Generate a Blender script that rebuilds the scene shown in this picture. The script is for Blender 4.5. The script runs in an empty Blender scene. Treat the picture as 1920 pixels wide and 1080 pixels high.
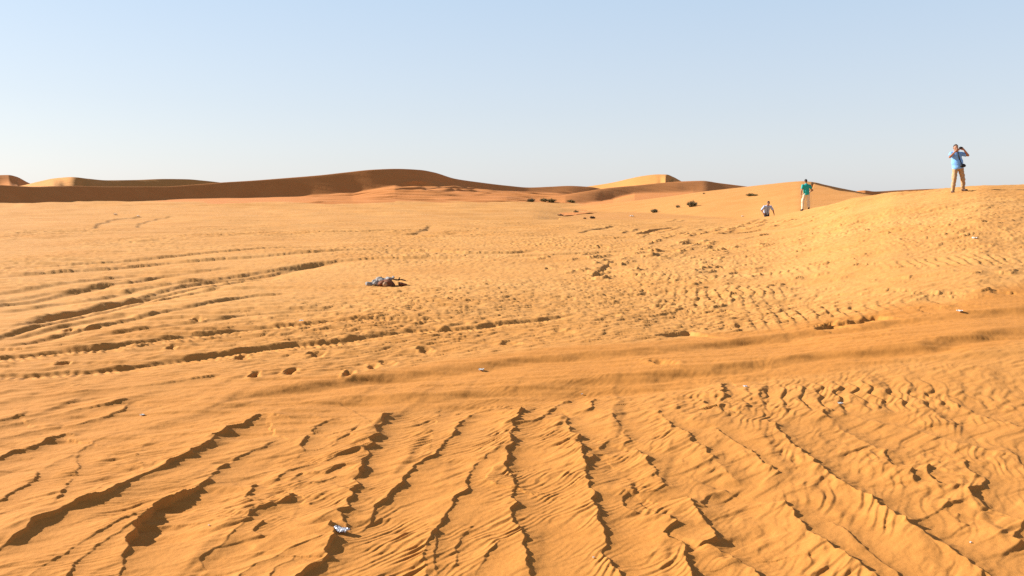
import bpy, math, random, time
import numpy as np
T0 = time.time()
F32 = np.float32
rng = np.random.RandomState(7)
random.seed(7)

# ------------------------------------------------------------------ camera model
FPX = 1663.0          # focal length in pixels of a 1920 wide picture
HCAM = 1.65
PITCH = math.atan((540 - 364) / FPX)
CP, SP = math.cos(PITCH), math.sin(PITCH)
SUN_EL = math.radians(26.5)
SUN_AZ = math.radians(17.0)      # beyond straight left
SUN_DIR = np.array([-math.cos(SUN_EL) * math.cos(SUN_AZ), math.cos(SUN_EL) * math.sin(SUN_AZ), math.sin(SUN_EL)])


def ray(u, v):
    """picture point -> (x/y, dz/dy) slope of its sight line"""
    xc = (np.asarray(u, float) - 960) / FPX
    zc = (540 - np.asarray(v, float)) / FPX
    dy = CP + zc * SP
    return xc / dy, (-SP + zc * CP) / dy


def flat(u, v):
    """picture point -> point on the level sand near the camera"""
    s, k = ray(u, v)
    y = -HCAM / k
    return s * y, y


def s_of(u):
    return (np.asarray(u, float) - 960) / FPX / 1.0056


# ------------------------------------------------------------------ numpy helpers
PERM = np.concatenate([rng.permutation(256)] * 2).astype(np.int32)
_a = rng.rand(256) * 2 * np.pi
GX, GY = np.cos(_a).astype(F32), np.sin(_a).astype(F32)


def pn(x, y, seed=0):
    """gradient noise, about -0.7 .. 0.7"""
    x = np.asarray(x, F32) + F32(seed * 17.31)
    y = np.asarray(y, F32) + F32(seed * 9.77)
    xf = np.floor(x); yf = np.floor(y)
    xi = xf.astype(np.int32) & 255; yi = yf.astype(np.int32) & 255
    x = x - xf; y = y - yf
    u = x * x * x * (x * (x * 6 - 15) + 10)
    v = y * y * y * (y * (y * 6 - 15) + 10)
    p0 = PERM[xi]; p1 = PERM[xi + 1]
    def g(p, j, dx, dy):
        h = PERM[p + j]
        return GX[h] * dx + GY[h] * dy
    a = g(p0, yi, x, y); b = g(p1, yi, x - 1, y)
    c = g(p0, yi + 1, x, y - 1); d = g(p1, yi + 1, x - 1, y - 1)
    a = a + u * (b - a); c = c + u * (d - c)
    return a + v * (c - a)


def sm(x, a, b):
    t = np.clip((x - a) / (b - a), 0, 1)
    return t * t * (3 - 2 * t)


def skew(x, y, ang, lx, ly, seed, k, it=2):
    """wind shaped noise: ridges along direction ang, steep on the lee side.
    lx across the ridges, ly along them; k shifts crests down-wind"""
    ca, sa = math.cos(ang), math.sin(ang)
    p = (x * sa - y * ca) / lx          # across, lee = +p
    q = (x * ca + y * sa) / ly
    h = pn(p, q, seed)
    for _ in range(it):
        h = pn(p - k * h, q, seed)
    return h


def ripple(x, y, ang, lam, seed):
    """wind ripples: gentle windward side, short lee side, crests that wander and break"""
    ca, sa = math.cos(ang), math.sin(ang)
    p = x * sa - y * ca; q = x * ca + y * sa
    ph = p / lam + 1.5 * pn(p / (lam * 5), q / (lam * 8), seed) + .55 * pn(p / (lam * 1.6), q / (lam * 3.5), seed + 1)
    f = ph - np.floor(ph)
    amp = np.clip(.55 + 1.1 * pn(p / (lam * 1.8), q / (lam * 5), seed + 2), .1, 1)
    return amp * (np.minimum(f / .72, (1 - f) / .28) - .5)


def pchip(xk, yk, x):
    xk = np.asarray(xk, float); yk = np.asarray(yk, float)
    h = np.diff(xk); d = np.diff(yk) / h
    m = np.zeros(len(xk))
    for i in range(1, len(xk) - 1):
        if d[i - 1] * d[i] > 0:
            w1 = 2 * h[i] + h[i - 1]; w2 = h[i] + 2 * h[i - 1]
            m[i] = (w1 + w2) / (w1 / d[i - 1] + w2 / d[i])
    m[0] = d[0]; m[-1] = d[-1]
    x = np.clip(x, xk[0], xk[-1])
    i = np.clip(np.searchsorted(xk, x) - 1, 0, len(xk) - 2)
    t = (x - xk[i]) / h[i]
    t2 = t * t; t3 = t2 * t
    return ((2 * t3 - 3 * t2 + 1) * yk[i] + (t3 - 2 * t2 + t) * h[i] * m[i]
            + (-2 * t3 + 3 * t2) * yk[i + 1] + (t3 - t2) * h[i] * m[i + 1])


# ------------------------------------------------------------------ near terrain
# for each column: crest row in the photo and its distance
CREST = [(-900, 0, 0), (700, 0, 0), (1000, 412, 57), (1100, 411, 57), (1300, 411, 55), (1400, 408, 54), (1450, 404, 53),
         (1511, 394, 51), (1560, 383, 48), (1600, 373, 46), (1640, 366, 44), (1683, 358.5, 42), (1740, 354.5, 40),
         (1800, 349.5, 38), (1850, 346.5, 37), (1920, 346, 37), (2100, 349, 38), (2600, 362, 42)]
KY = np.array([0, 8, 14, 20, 26, 32, 1, 0, 0, 0, 0, 0, 0], float)
_cols = []
for u, row, R in CREST:
    if R == 0:
        R, zc, drop = 57.0, 0.0, 0.0
    else:
        zc = HCAM + ray(u, row)[1] * R
        drop = 1.0 if u > 1050 else 0.35
    _cols.append((float(s_of(u)), R, zc, drop))
_cs = np.array([c[0] for c in _cols]); _cR = np.array([c[1] for c in _cols])
_cz = np.array([c[2] for c in _cols]); _cd = np.array([c[3] for c in _cols])


def base_height(x, y):
    x = np.asarray(x, float); y = np.asarray(y, float)
    r = np.hypot(x, y)
    dep = np.maximum(y, 0.7 * r)
    s = np.where(y > 0.3 * np.abs(x), x / np.maximum(y, 1e-6), np.sign(x) * 3.0)
    R = pchip(_cs, _cR, s); zc = pchip(_cs, _cz, s); dr = pchip(_cs, _cd, s)
    R = R + 0.9 * pn(x * 0.12, y * 0.12, 3)
    t = np.clip((dep - 7) / (R - 7), 0, 1)
    f = t * t * (3 - 2 * t)
    f = 0.55 * t + 0.45 * f
    z = zc * f
    # behind the crest the sand falls away
    b = np.maximum(dep - R, 0)
    fall = 0.36 * b * b / (b + 0.9)
    lim = zc + 0.72 * dr
    z = np.where(dep > R, zc - lim * (1 - np.exp(-fall / np.maximum(lim, 1e-3))), z)
    far = sm(dep, 75, 140)
    z = z + far * 0.28
    # sides and rear of the viewer: gently rolling
    z = z * sm(y, -6, 6)
    return z


def onbase(u, v):
    u = np.atleast_1d(np.asarray(u, float)); v = np.atleast_1d(np.asarray(v, float))
    s, k = ray(u, v)
    yy = np.geomspace(2.8, 90, 700)
    zz = base_height(s[:, None] * yy, np.broadcast_to(yy, (len(u), len(yy))))
    below = HCAM + k[:, None] * yy < zz
    y = np.where(below.any(1), yy[below.argmax(1)], 90)
    return s * y, y


# ---- traced break lines in the crust: far end first, lee (steep) side is screen right / towards viewer
# (points, step in m, lee width, windward width)
SC = []
def L(A, wl, pts, wr=0.12, tread=0, soft=0., lip=.5, k=1.0):
    u = np.array([p[0] for p in pts], float); v = np.array([p[1] for p in pts], float)
    x, y = onbase(u, v)
    if soft == 0:
        A *= k; wl = wl * 1.25 + .06
    SC.append((A, wl, wr, x, y, tread, soft, lip))

L(.050, .20, [(150,808),(118,806),(103,812),(80,827),(52,836),(27,845),(0,857),(-60,880)])
L(.022, .12, [(250,750),(240,751),(232,762),(187,778),(140,790),(60,800)])
L(.020, .10, [(120,790),(85,796),(66,800),(20,812),(-40,830)])
L(.030, .16, [(50,776),(30,778),(0,786),(-60,800)])
L(.060, .20, [(560,786),(535,779),(512,775),(487,775),(470,785),(448,797),(427,803),(402,820),(377,838),(333,863),(300,878),(267,893),(240,908),(213,925),(180,938),(150,950),(110,967),(67,987),(33,1010),(0,1033),(-60,1065)], k=.95)
L(.110, .16, [(378,908),(360,923),(330,935),(300,947),(283,960),(273,968),(262,982),(253,997),(243,1014),(238,1030)], k=1.0, lip=.06)
L(.085, .30, [(533,815),(500,830),(450,852),(420,870),(397,887),(392,902),(378,908),(360,923),(330,935),(300,947),(283,960),(273,968),(262,982),(253,997),(247,1010),(240,1026),(237,1040),(229,1053),(230,1066),(224,1085),(215,1120)], k=.50, lip=.35)
L(.018, .10, [(273,967),(233,980),(187,1003),(160,1016),(133,1033),(100,1055),(67,1077),(30,1100)])
L(.016, .08, [(265,985),(225,1002),(180,1030),(150,1052),(120,1090)])
L(.014, .08, [(233,800),(205,810),(177,823),(150,838),(141,850),(139,862),(146,880),(138,893),(133,903),(122,925),(113,937),(107,955)])
L(.016, .09, [(143,843),(110,860),(83,873),(68,893),(60,907),(40,920),(20,930),(0,943),(-40,955)])
L(.010, .06, [(300,812),(262,838),(255,852),(268,870),(255,885),(240,900),(200,915),(160,935)])
L(.045, .16, [(740,761),(725,772),(713,780),(712,790),(705,797),(710,810),(693,820),(705,828),(680,837),(694,850),(677,860),(679,880),(663,900),(675,917),(657,927),(664,937),(653,950),(657,960),(633,968),(647,983),(660,999),(668,1008)])
L(.075, .22, [(618,985),(623,1003),(628,1018),(616,1030),(610,1040),(613,1053),(598,1062),(590,1067),(573,1080),(550,1105)], k=.75)
L(.040, .18, [(905,756),(893,760),(884,770),(872,776),(860,787),(850,803),(840,815),(833,827),(813,848),(800,853),(773,877),(763,893),(747,913),(727,933),(707,953),(700,970),(693,983),(680,997),(655,1009)])
L(.014, .08, [(830,748),(823,753),(817,773),(807,793),(811,810),(805,830),(802,848)])
L(.050, .20, [(990,745),(983,750),(979,763),(974,774),(965,787),(962,800),(957,820),(962,828),(950,837),(954,853),(947,866),(948,877),(960,893),(968,913),(959,923),(961,938),(969,950),(959,962),(960,987),(974,994),(978,1010),(980,1030),(990,1053),(993,1080),(1000,1120)])
L(.030, .14, [(960,826),(935,840),(913,850),(895,864),(887,877),(877,893),(878,920),(860,932),(850,943),(836,966),(827,983),(823,997),(807,1013),(797,1037),(795,1060),(800,1085),(804,1120)])
L(.018, .10, [(945,862),(925,880),(910,900),(930,905),(955,890)][::-1])
L(.020, .10, [(888,985),(880,993),(866,1005),(857,1013),(853,1033),(855,1050),(857,1070)])
L(.016, .07, [(818,1000),(815,1010),(815,1030),(814,1050),(816,1080)])
L(.016, .08, [(940,1010),(925,1040),(905,1060),(880,1090)])
L(.030, .12, [(1080,735),(1062,742),(1043,748),(1040,757),(1028,763),(1018,776),(1003,783),(985,786),(965,789),(940,795)])
L(.030, .12, [(1110,735),(1109,745),(1112,757),(1090,764),(1060,768)])
L(.045, .18, [(1050,765),(1060,776),(1063,793),(1073,807),(1084,817),(1080,828),(1093,840),(1092,856),(1098,873),(1103,890),(1102,910),(1114,927),(1109,940),(1117,960),(1120,980),(1131,1000),(1134,1027),(1128,1043),(1143,1060),(1157,1080),(1180,1115)])
L(.030, .10, [(1180,818),(1160,820),(1147,823),(1136,829),(1124,837),(1118,842)], k=.75)
L(.026, .12, [(1145,770),(1155,783),(1160,793),(1169,802),(1173,812),(1182,824),(1172,834),(1160,838)])
L(.022, .08, [(1160,856),(1130,850),(1112,852),(1098,868),(1094,874)])
L(.034, .14, [(1190,838),(1200,850),(1213,860),(1215,868),(1227,877),(1230,890),(1240,900),(1251,911),(1230,918),(1205,922),(1175,920),(1150,930)])
L(.026, .10, [(1225,765),(1243,778),(1250,788),(1257,798),(1262,806)])
L(.030, .13, [(1270,800),(1280,808),(1294,820),(1300,830),(1313,840),(1337,860),(1355,876),(1372,895),(1388,908)])
L(.050, .13, [(1200,918),(1180,920),(1171,928),(1167,937),(1171,947),(1182,956),(1200,962)], k=.75)
L(.045, .16, [(1280,928),(1297,937),(1306,949),(1310,957),(1313,973),(1330,990),(1340,1004),(1346,1013),(1322,1022),(1300,1030)])
L(.045, .16, [(1245,962),(1253,970),(1268,984),(1256,996),(1248,1006),(1257,1013),(1278,1022),(1284,1040),(1282,1053),(1291,1067),(1293,1082),(1300,1120)])
L(.055, .2, [(1320,1022),(1337,1030),(1352,1040),(1373,1043),(1380,1054),(1390,1060),(1403,1070),(1417,1080),(1450,1110)])
L(.026, .12, [(1360,915),(1340,920),(1322,930),(1318,940),(1330,950)])
L(.055, .24, [(1430,782),(1440,790),(1452,797),(1457,807),(1473,823),(1484,837),(1500,850),(1514,860),(1527,870),(1543,885),(1560,897),(1580,910),(1600,920),(1618,930),(1636,938),(1640,953),(1655,962),(1667,970),(1680,980),(1697,987),(1712,1000),(1730,1010),(1763,1027),(1813,1060),(1847,1080),(1900,1115)])
L(.018, .10, [(1340,803),(1353,813),(1370,827),(1387,837),(1410,855),(1433,870),(1450,882),(1462,890),(1440,900),(1415,905)])
L(.012, .07, [(1460,840),(1480,850),(1500,868),(1495,880),(1470,886)])
L(.034, .16, [(1545,765),(1541,772),(1563,793),(1580,806),(1600,817),(1620,828),(1647,842),(1665,846),(1660,855),(1664,866),(1672,876),(1690,885)])
L(.018, .12, [(1480,742),(1495,750),(1513,757),(1545,762),(1580,770),(1620,782),(1653,793),(1713,807),(1745,818),(1780,827),(1847,847),(1920,862),(1990,880)])
L(.018, .12, [(1770,742),(1787,752),(1810,766),(1830,777),(1855,786),(1880,793),(1920,805),(1980,825)])
L(.045, .15, [(1467,935),(1477,950),(1483,962),(1493,973),(1510,990),(1527,1007),(1541,1020),(1557,1033),(1573,1045),(1590,1057),(1620,1080),(1660,1110)])
L(.020, .10, [(1560,975),(1580,990),(1600,1010),(1613,1024),(1627,1037),(1645,1050),(1663,1063),(1687,1080),(1730,1110)])
L(.050, .12, [(1815,866),(1808,873),(1812,883),(1820,892),(1835,900)], k=.75)
L(.032, .12, [(1838,895),(1845,907),(1842,918),(1828,922),(1812,924),(1818,933),(1830,942),(1848,953),(1867,960),(1900,972)])
L(.040, .12, [(1748,880),(1737,887),(1743,897),(1752,904),(1760,913),(1775,920)], k=.75)
L(.030, .10, [(1712,885),(1703,890),(1706,900),(1720,908)])
L(.026, .12, [(1800,945),(1780,948),(1770,956),(1740,970),(1712,985),(1690,992)])
L(.024, .10, [(1798,964),(1788,972),(1795,980),(1815,988)])
L(.022, .12, [(1890,840),(1895,855),(1910,870),(1920,885),(1950,900)])
L(.070, .14, [(1925,980),(1913,987),(1910,998),(1902,1010),(1912,1016),(1930,1024)], k=.75)
L(.028, .08, [(1606,741),(1598,742),(1594,754),(1600,758)], k=.75)
L(.028, .08, [(1330,744),(1323,747),(1322,754),(1345,762),(1367,752)])
L(.036, .10, [(1366,708),(1357,711),(1351,725),(1355,735),(1352,742)])
L(.024, .08, [(1410,757),(1395,764),(1390,772),(1388,778)])
L(.022, .10, [(1440,712),(1428,722),(1424,733),(1430,745)])
L(.034, .08, [(582,814),(570,822),(564,830),(566,836),(576,842)], k=.75)
L(.030, .10, [(556,929),(530,946),(508,952),(493,954),(478,962),(464,970)])
L(.040, .08, [(486,906),(474,914),(464,926),(461,936),(470,944)], k=.75)
L(.045, .08, [(520,950),(500,956),(478,958),(466,966),(464,976),(472,982)], k=.75)
L(.050, .07, [(498,982),(487,986),(480,992),(481,1002),(490,1010)], k=.75)
L(.028, .12, [(465,975),(455,985),(440,998),(437,1008),(420,1020),(400,1030),(385,1046),(377,1056),(384,1070),(375,1085)])
L(.020, .10, [(640,890),(600,905),(560,912),(535,930),(545,938),(520,950)])
L(.022, .10, [(630,777),(600,790),(585,805),(590,812)])
L(.016, .08, [(690,815),(650,810),(620,832),(590,838),(560,850),(520,868)])
L(.016, .08, [(680,838),(640,850),(610,862),(575,872),(540,880),(505,905)])
L(.016, .08, [(676,870),(640,872),(610,888),(570,885),(540,900)])
L(.018, .08, [(660,925),(620,932),(580,948),(560,950)])
L(.018, .08, [(650,962),(615,975),(580,990),(530,1000),(500,1020),(470,1030)])
L(.022, .10, [(620,1010),(580,1022),(540,1035),(510,1052),(480,1062),(455,1080),(440,1110)])
L(.020, .08, [(560,1045),(545,1058),(520,1070),(500,1100)])
# ruts of the wide track (steep face towards the viewer, upper side high): right end first
L(0.045, .55, [(2000,565),(1920,576),(1800,588),(1700,598),(1600,608),(1500,620),(1400,634),(1280,646),(1160,655),(1060,664),(1000,668),(920,676),(850,682),(760,694),(680,703),(600,712),(520,726),(420,742),(330,754)], .35, soft=0.18)
L(0.053, .55, [(2000,612),(1920,622),(1860,628),(1790,634),(1750,640),(1720,650),(1620,660),(1520,668),(1420,682),(1330,690),(1280,692),(1200,698),(1100,706),(1000,716),(920,720),(860,726),(780,732),(700,738),(620,746),(540,758),(470,766)], .35, soft=0.18)
L(0.032, .40, [(1990,654),(1920,660),(1800,668),(1650,676),(1560,686),(1480,692),(1360,700),(1250,708),(1150,716),(1060,722),(960,734),(860,742),(760,750),(660,758)], .3, soft=0.18)
L(0.015, .25, [(1900,600),(1800,612),(1700,622),(1600,632),(1480,640),(1400,650)], .2, soft=0.18)
L(0.019, .2, [(1480,622),(1440,628),(1415,632),(1380,640)], .2, soft=0.18)
L(0.021, .25, [(720,723),(640,728),(560,736),(470,750),(400,764),(340,778),(260,790)], .2, soft=0.18)
# second pair of ruts with tread printed in the floor
L(0.030, .22, [(870,598),(800,600),(700,602),(640,604),(560,610),(500,614),(430,622),(350,631),(300,636),(270,640),(200,650),(130,655),(60,662),(0,667),(-80,675)], .2, .055, soft=0.045)
L(0.034, .22, [(1080,588),(1030,596),(980,602),(930,605),(890,612),(830,616),(770,618),(700,628),(640,636),(560,642),(470,652),(400,660),(300,674),(230,686),(170,690),(130,692),(60,698),(0,702),(-80,708)], .2, .055, soft=0.045)
L(0.016, .15, [(870,606),(845,611),(830,616),(815,614)], .1, soft=0.045)
L(0.016, .15, [(930,604),(915,604),(905,611)], .1, soft=0.045)
# old ruts crossing at the left
L(0.048, .8, [(1020,466),(960,472),(880,474),(800,470),(700,469),(640,471),(560,476),(480,482),(400,486),(300,492),(200,502),(100,510),(0,521),(-80,528)], .8, soft=0.09)
L(0.041, .6, [(900,482),(800,483),(700,484),(640,488),(560,496),(500,504),(430,514),(380,521),(300,532),(240,540),(170,556),(100,566)], .5, soft=0.09)
L(0.048, .5, [(640,488),(600,491),(540,500),(500,508),(440,516),(400,520),(340,530),(300,540),(260,552),(200,566),(130,582),(60,600),(0,612)], .4, soft=0.09)
L(0.041, .5, [(330,512),(300,514),(240,526),(190,532),(140,540),(100,548),(50,560),(0,568),(-60,580)], .4, soft=0.09)
L(0.034, .5, [(260,512),(200,520),(120,532),(60,540),(0,548),(-60,555)], .4, soft=0.09)
L(0.030, .4, [(200,530),(150,540),(90,546),(30,558),(-40,568)], .3, soft=0.09)
L(0.030, .5, [(430,500),(340,510),(260,520),(180,528)], .3, soft=0.09)
L(0.034, .4, [(240,592),(180,600),(100,612),(0,632)], .3, soft=0.09)
L(0.030, .4, [(120,560),(60,572),(0,582)], .3, soft=0.09)
L(0.053, 1.2, [(800,423),(795,430),(775,438),(740,440)], .5, soft=0.09)
L(0.048, 1.2, [(300,405),(260,408),(210,412),(180,422),(168,430)], .5, soft=0.09)
L(0.041, 1.2, [(350,405),(290,410),(258,420),(250,430)], .5, soft=0.09)
L(0.040, .30, [(520,512),(440,522),(380,532),(300,546),(200,568),(100,590),(0,622)], .3, soft=.06)
L(0.035, .30, [(420,536),(340,548),(250,566),(150,590),(60,612),(-40,640)], .3, soft=.05)
L(0.035, .25, [(560,548),(470,556),(380,572),(280,592),(200,608),(100,628),(0,650)], .3, soft=.05)
L(0.032, .25, [(640,578),(560,584),(460,592),(350,608),(250,620),(150,634)], .3, soft=.05)
L(.036, .16, [(300,640),(200,660),(100,672),(0,684)], k=.7)
L(.036, .16, [(420,700),(300,716),(200,728),(100,738),(0,748)], k=.7)
L(.036, .16, [(250,742),(190,756),(120,768),(40,786),(-40,800)], k=.7)
L(0.048, .5, [(640,462),(520,466),(400,474),(280,484),(150,494),(0,505)], .5, soft=.09)
L(0.040, .5, [(1180,470),(1100,474),(1020,478),(940,480)], .4, soft=.06)
L(0.048, .6, [(1430,430),(1380,437),(1330,441)], .4, soft=.05)
L(0.048, .6, [(1260,424),(1220,430),(1190,440)], .4, soft=.05)
L(0.040, .5, [(1150,425),(1110,430),(1080,436)], .4, soft=.05)
L(0.048, .4, [(1145,488),(1130,498),(1118,508),(1108,520)], .2, soft=.04)
L(0.040, .4, [(1290,618),(1250,622),(1225,626)], .3, soft=.04)
L(0.040, .3, [(1640,590),(1600,598),(1570,604),(1560,602)], .2, soft=.03)
L(0.035, .3, [(1560,606),(1535,612),(1522,616)], .2, soft=.02)
PITS = []   # u, v, half width px, depth m
for u, v, w, a in [(1208,467,9,.07),(1287,468,11,.09),(1312,456,12,.09),(1345,466,8,.10),(1307,441,18,.09),(1225,455,11,.07),(1251,447,8,.06),(1283,439,14,.05),
                   (1180,432,14,.07),(1205,434,14,.07),(1250,430,22,.06),(1378,428,16,.09),(1359,437,12,.08),(1410,427,13,.09),(1425,414,10,.08),(1395,419,9,.07),
                   (1440,458,11,.06),(1348,485,10,.06),(1360,500,12,.08),(1120,507,9,.09),(1112,516,8,.09),(1130,502,9,.08),(1105,522,8,.07),(1140,493,14,.05),
                   (1203,516,9,.06),(1132,462,10,.05),(1115,480,14,.04),(1018,484,10,.06),(1035,470,16,.05),(1050,498,14,.05),(1030,502,9,.05),(1455,448,10,.05),
                   (1476,416,12,.07),(1500,411,12,.07),(1530,404,12,.07),(1550,398,12,.07),(1580,391,14,.07),(1452,417,10,.07),(1540,412,12,.05),(1600,405,12,.05),
                   (1460,428,10,.05),(1520,424,12,.05),(1565,432,12,.05),(1575,602,12,.03),(1610,598,22,.03),(1640,592,14,.03),(1545,455,9,.04),(1576,470,12,.05),
                   (1350,565,14,.04),(1250,570,16,.04),(1330,527,12,.04),(1210,545,12,.04),(1700,420,12,.05),(1760,395,10,.05),(1650,400,10,.04),(1720,380,12,.05),
                   (655,698,8,.06),(546,695,10,.07),(598,660,14,.06),(455,665,12,.05),(480,702,9,.05),(120,680,10,.06),(322,650,8,.06),(372,602,9,.06),(178,615,10,.07),(130,618,9,.06),
                   (1150,590,14,.04),(1060,620,16,.04),(960,640,18,.04),(1245,678,20,.05),(800,653,14,.05),(730,677,14,.04),(700,684,10,.04)]:
    PITS.append((u, v, w, a))

_r = np.random.RandomState(21)
STEPS = [(u, v, w, a) for u, v, w, a in PITS if v < 500 and u > 1000 and a > .05]
for _ in range(80):                                   # scattered prints of the trail up the slope
    f_ = _r.rand(); g_ = _r.randn()
    STEPS.append((1080 + 520 * f_ + 40 * g_, 520 - 118 * f_ ** .7 + 14 * _r.randn() + .12 * 40 * g_, 4 + 6 * _r.rand(), .04 + .05 * _r.rand()))
for _ in range(110):                                  # older prints over the hillside
    STEPS.append((1250 + 660 * _r.rand(), 385 + 190 * _r.rand(), 4 + 6 * _r.rand(), .025 + .03 * _r.rand()))
for u, v, w, a in STEPS:
    if v < 408 and u < 1470 or v < 375:
        continue
    L(a * 1.15, .35, [(u + w * 1.1, v - w * .30), (u + w * .4, v - w * .05), (u - w * .4, v + w * .12), (u - w * 1.1, v + w * .34)], .10, k=1.)


def polyline(x, y, px, py):
    """signed distance (lee side positive), arc position 0..1 and arc length"""
    seg = np.hypot(np.diff(px), np.diff(py)); cum = np.concatenate([[0], np.cumsum(seg)])
    best = np.full(x.shape, 1e9, F32); sd = np.zeros(x.shape, F32); arc = np.zeros(x.shape, F32)
    for i in range(len(px) - 1):
        ax, ay = px[i], py[i]; bx, by = px[i + 1] - ax, py[i + 1] - ay
        l2 = bx * bx + by * by + 1e-12
        dx = x - F32(ax); dy = y - F32(ay)
        t = np.clip((dx * bx + dy * by) / l2, 0, 1)
        ex = dx - t * bx; ey = dy - t * by
        d = ex * ex + ey * ey
        side = bx * dy - by * dx                 # left of travel
        m = d < best
        best[m] = d[m]; sd[m] = np.sign(side[m]); arc[m] = (cum[i] + t[m] * seg[i])
    return np.sqrt(best) * sd, arc, cum[-1]


def full_height(x, y):
    """height of the sand and a tint (loose orange sand of the track, painted falloff near the viewer)"""
    x = np.asarray(x, F32); y = np.asarray(y, F32)
    r = np.hypot(x, y)
    z = base_height(x, y).astype(F32)
    tint = np.zeros_like(z)
    z += 0.10 * sm(r, 3, 10) * pn(x * .16, y * .16, 11) * (1 + 1.2 * sm(r, 25, 80))
    z += 0.05 * sm(r, 2, 6) * pn(x * .45, y * .45, 12)
    qa = x * .62 + y * .78; qb = x * .78 - y * .62          # edges break along the ripples
    jx = pn(qa * 4, qb * 9, 21) * .034 + pn(qa * 10, qb * 24, 22) * .024
    jy = pn(qa * 4, qb * 9, 23) * .030 + pn(qa * 10, qb * 24, 24) * .018
    wf = np.clip(r / 6, .6, 4).astype(F32)
    smooth = np.zeros_like(z)        # places swept smooth: less small relief
    acc = np.zeros_like(z)
    u_road = None
    for A, wl, wr, px, py, tread, soft, lip in SC:
        pad = 3.2 * max(wl, wr) + .1
        m = np.where((x > px.min() - pad) & (x < px.max() + pad) & (y > py.min() - pad) & (y < py.max() + pad))[0]
        if len(m) == 0:
            continue
        jw = wf[m] * (1 if soft == 0 else .5 if soft < .15 else .07)
        xs = x[m] + jx[m] * jw; ys = y[m] + jy[m] * jw
        if soft: ys = ys + soft * .9 * pn(xs * 1.3, ys * 1.3, 33) + min(soft, .1) * .4 * pn(xs * 4, ys * 4, 34)
        d, arc, tot = polyline(xs, ys, px, py)
        t = arc / tot
        fade = sm(t, 0, .09) * (1 - sm(t, .92, 1))
        if soft:
            fade = sm(t, 0, .08) * (1 - sm(t, .9, 1)) * np.clip(.95 + .5 * pn(arc * .5, arc * 0 + A * 900, 31), .7, 1.2)
        else:
            fade *= np.clip(.9 + 1.2 * pn(arc * 2.2, arc * 0 + A * 900, 31) + .6 * pn(arc * 9, arc * 0 + A * 700, 32), .78, 1.25)
        e = np.clip(.0013 * r[m], .005, .2)
        if soft:
            e = e + soft * np.clip(1 + .6 * pn(arc * 1.1, arc * 0, 35), .75, 1.4)
        step = sm(d, -e * .3, e * 1.3)
        dl = np.maximum(d, 0)
        if soft:
            lee = -A * 1.25 * np.exp(-(dl / wl) ** 1.5)
            win = A * .22 * np.exp(np.minimum(d, 0) / wr)
            acc[m] += fade * (win * (1 - step) + lee * step)
        else:
            rw = .07 + 1.1 * A
            up = A * lip * np.exp(np.minimum(d, 0) / (wr * 1.3))
            dn = A * (lip * np.exp(-dl / rw) - .55 * (1 - np.exp(-dl / rw)) * np.exp(-(dl / wl) ** 1.8))
            acc[m] += fade * (np.where(d < 0, up, dn) - .22 * A * step * np.exp(-dl / .12))
        s_ = np.clip(fade, 0, 1) * np.exp(-(dl / (wl * .85)) ** 3) * step * min(1, A / .013)
        smooth[m] = np.maximum(smooth[m], s_)
        if tread:
            win_ = np.exp(-((d - wl * .75) / (wl * .5)) ** 2)
            acc[m] += fade * win_ * .010 * np.sin(arc * (2 * np.pi / (tread * 1.6)) + 6 * d + 1.5 * pn(arc * 2, d * 2, 5))
    # wide track mask
    ru, rv = onbase(np.array([2100, 1920, 1600, 1280, 960, 640, 300, 0, -100]), np.array([560, 590, 630, 668, 700, 735, 775, 800, 810]))
    m = np.where((y > 5) & (y < 16) & (np.abs(x) < 12))[0]
    if len(m):
        d, arc, tot = polyline(x[m], y[m], ru, rv)
        hw = .95 + .35 * pn(arc * .8, arc * 0, 41) + .25 * (x[m] > 2)
        rm = (1 - sm(np.abs(d), hw * .8, hw * 1.25)) * sm(x[m], -5.5, -1.5)
        smooth[m] = np.maximum(smooth[m], rm * .85)
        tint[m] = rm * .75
        acc[m] += rm * (.014 * skew(x[m], y[m], .13, .13, 2.0, 46, .8) + .010 * skew(x[m], y[m], .2, .5, 1.6, 43, .5) + .004 * pn(x[m] * 5, y[m] * 9, 44) + .0018 * pn(x[m] * 22, y[m] * 22, 45))
    for u, v, w, a in PITS:
        # find where the sight line meets the base terrain
        s, k = ray(u, v)
        yy = np.linspace(6, 62, 1200)
        zz = base_height(s * yy, yy)
        hit = np.where(HCAM + k * yy < zz)[0]
        Y = yy[hit[0]] if len(hit) else 50.
        X = s * Y
        wx = w / FPX * Y; wy = max(wx * 1.3, .14)
        m = np.where((np.abs(x - X) < 3 * wx) & (np.abs(y - Y) < 3 * wy))[0]
        if len(m) == 0:
            continue
        qx = (x[m] - X + jx[m] * wf[m]) / wx; qy = (y[m] - Y + jy[m] * wf[m]) / wy
        qx = qx + .35 * qy
        q = np.sqrt(qx * qx + qy * qy)
        left = np.clip(.5 - .5 * qx, 0, 1)
        acc[m] += (.9 if Y < 14 else 1.0) * a * (-np.exp(-q ** 4) * (.35 + .65 * left) + (.22 if Y < 14 else .25) * np.exp(-((q - 1.35) / .55) ** 2) * (.4 + .6 * left))
    z += acc
    tint = np.maximum(tint, .72 * (1 - sm(r, 4.5, 16)))  # painted vignette: sand colour turns darker and more orange towards the viewer
    rough = 1 - .92 * np.clip(smooth, 0, 1)
    # ---- foreground small relief
    m = np.where((r < 13) & (r > 1.0) & (y > -2))[0]
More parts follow.
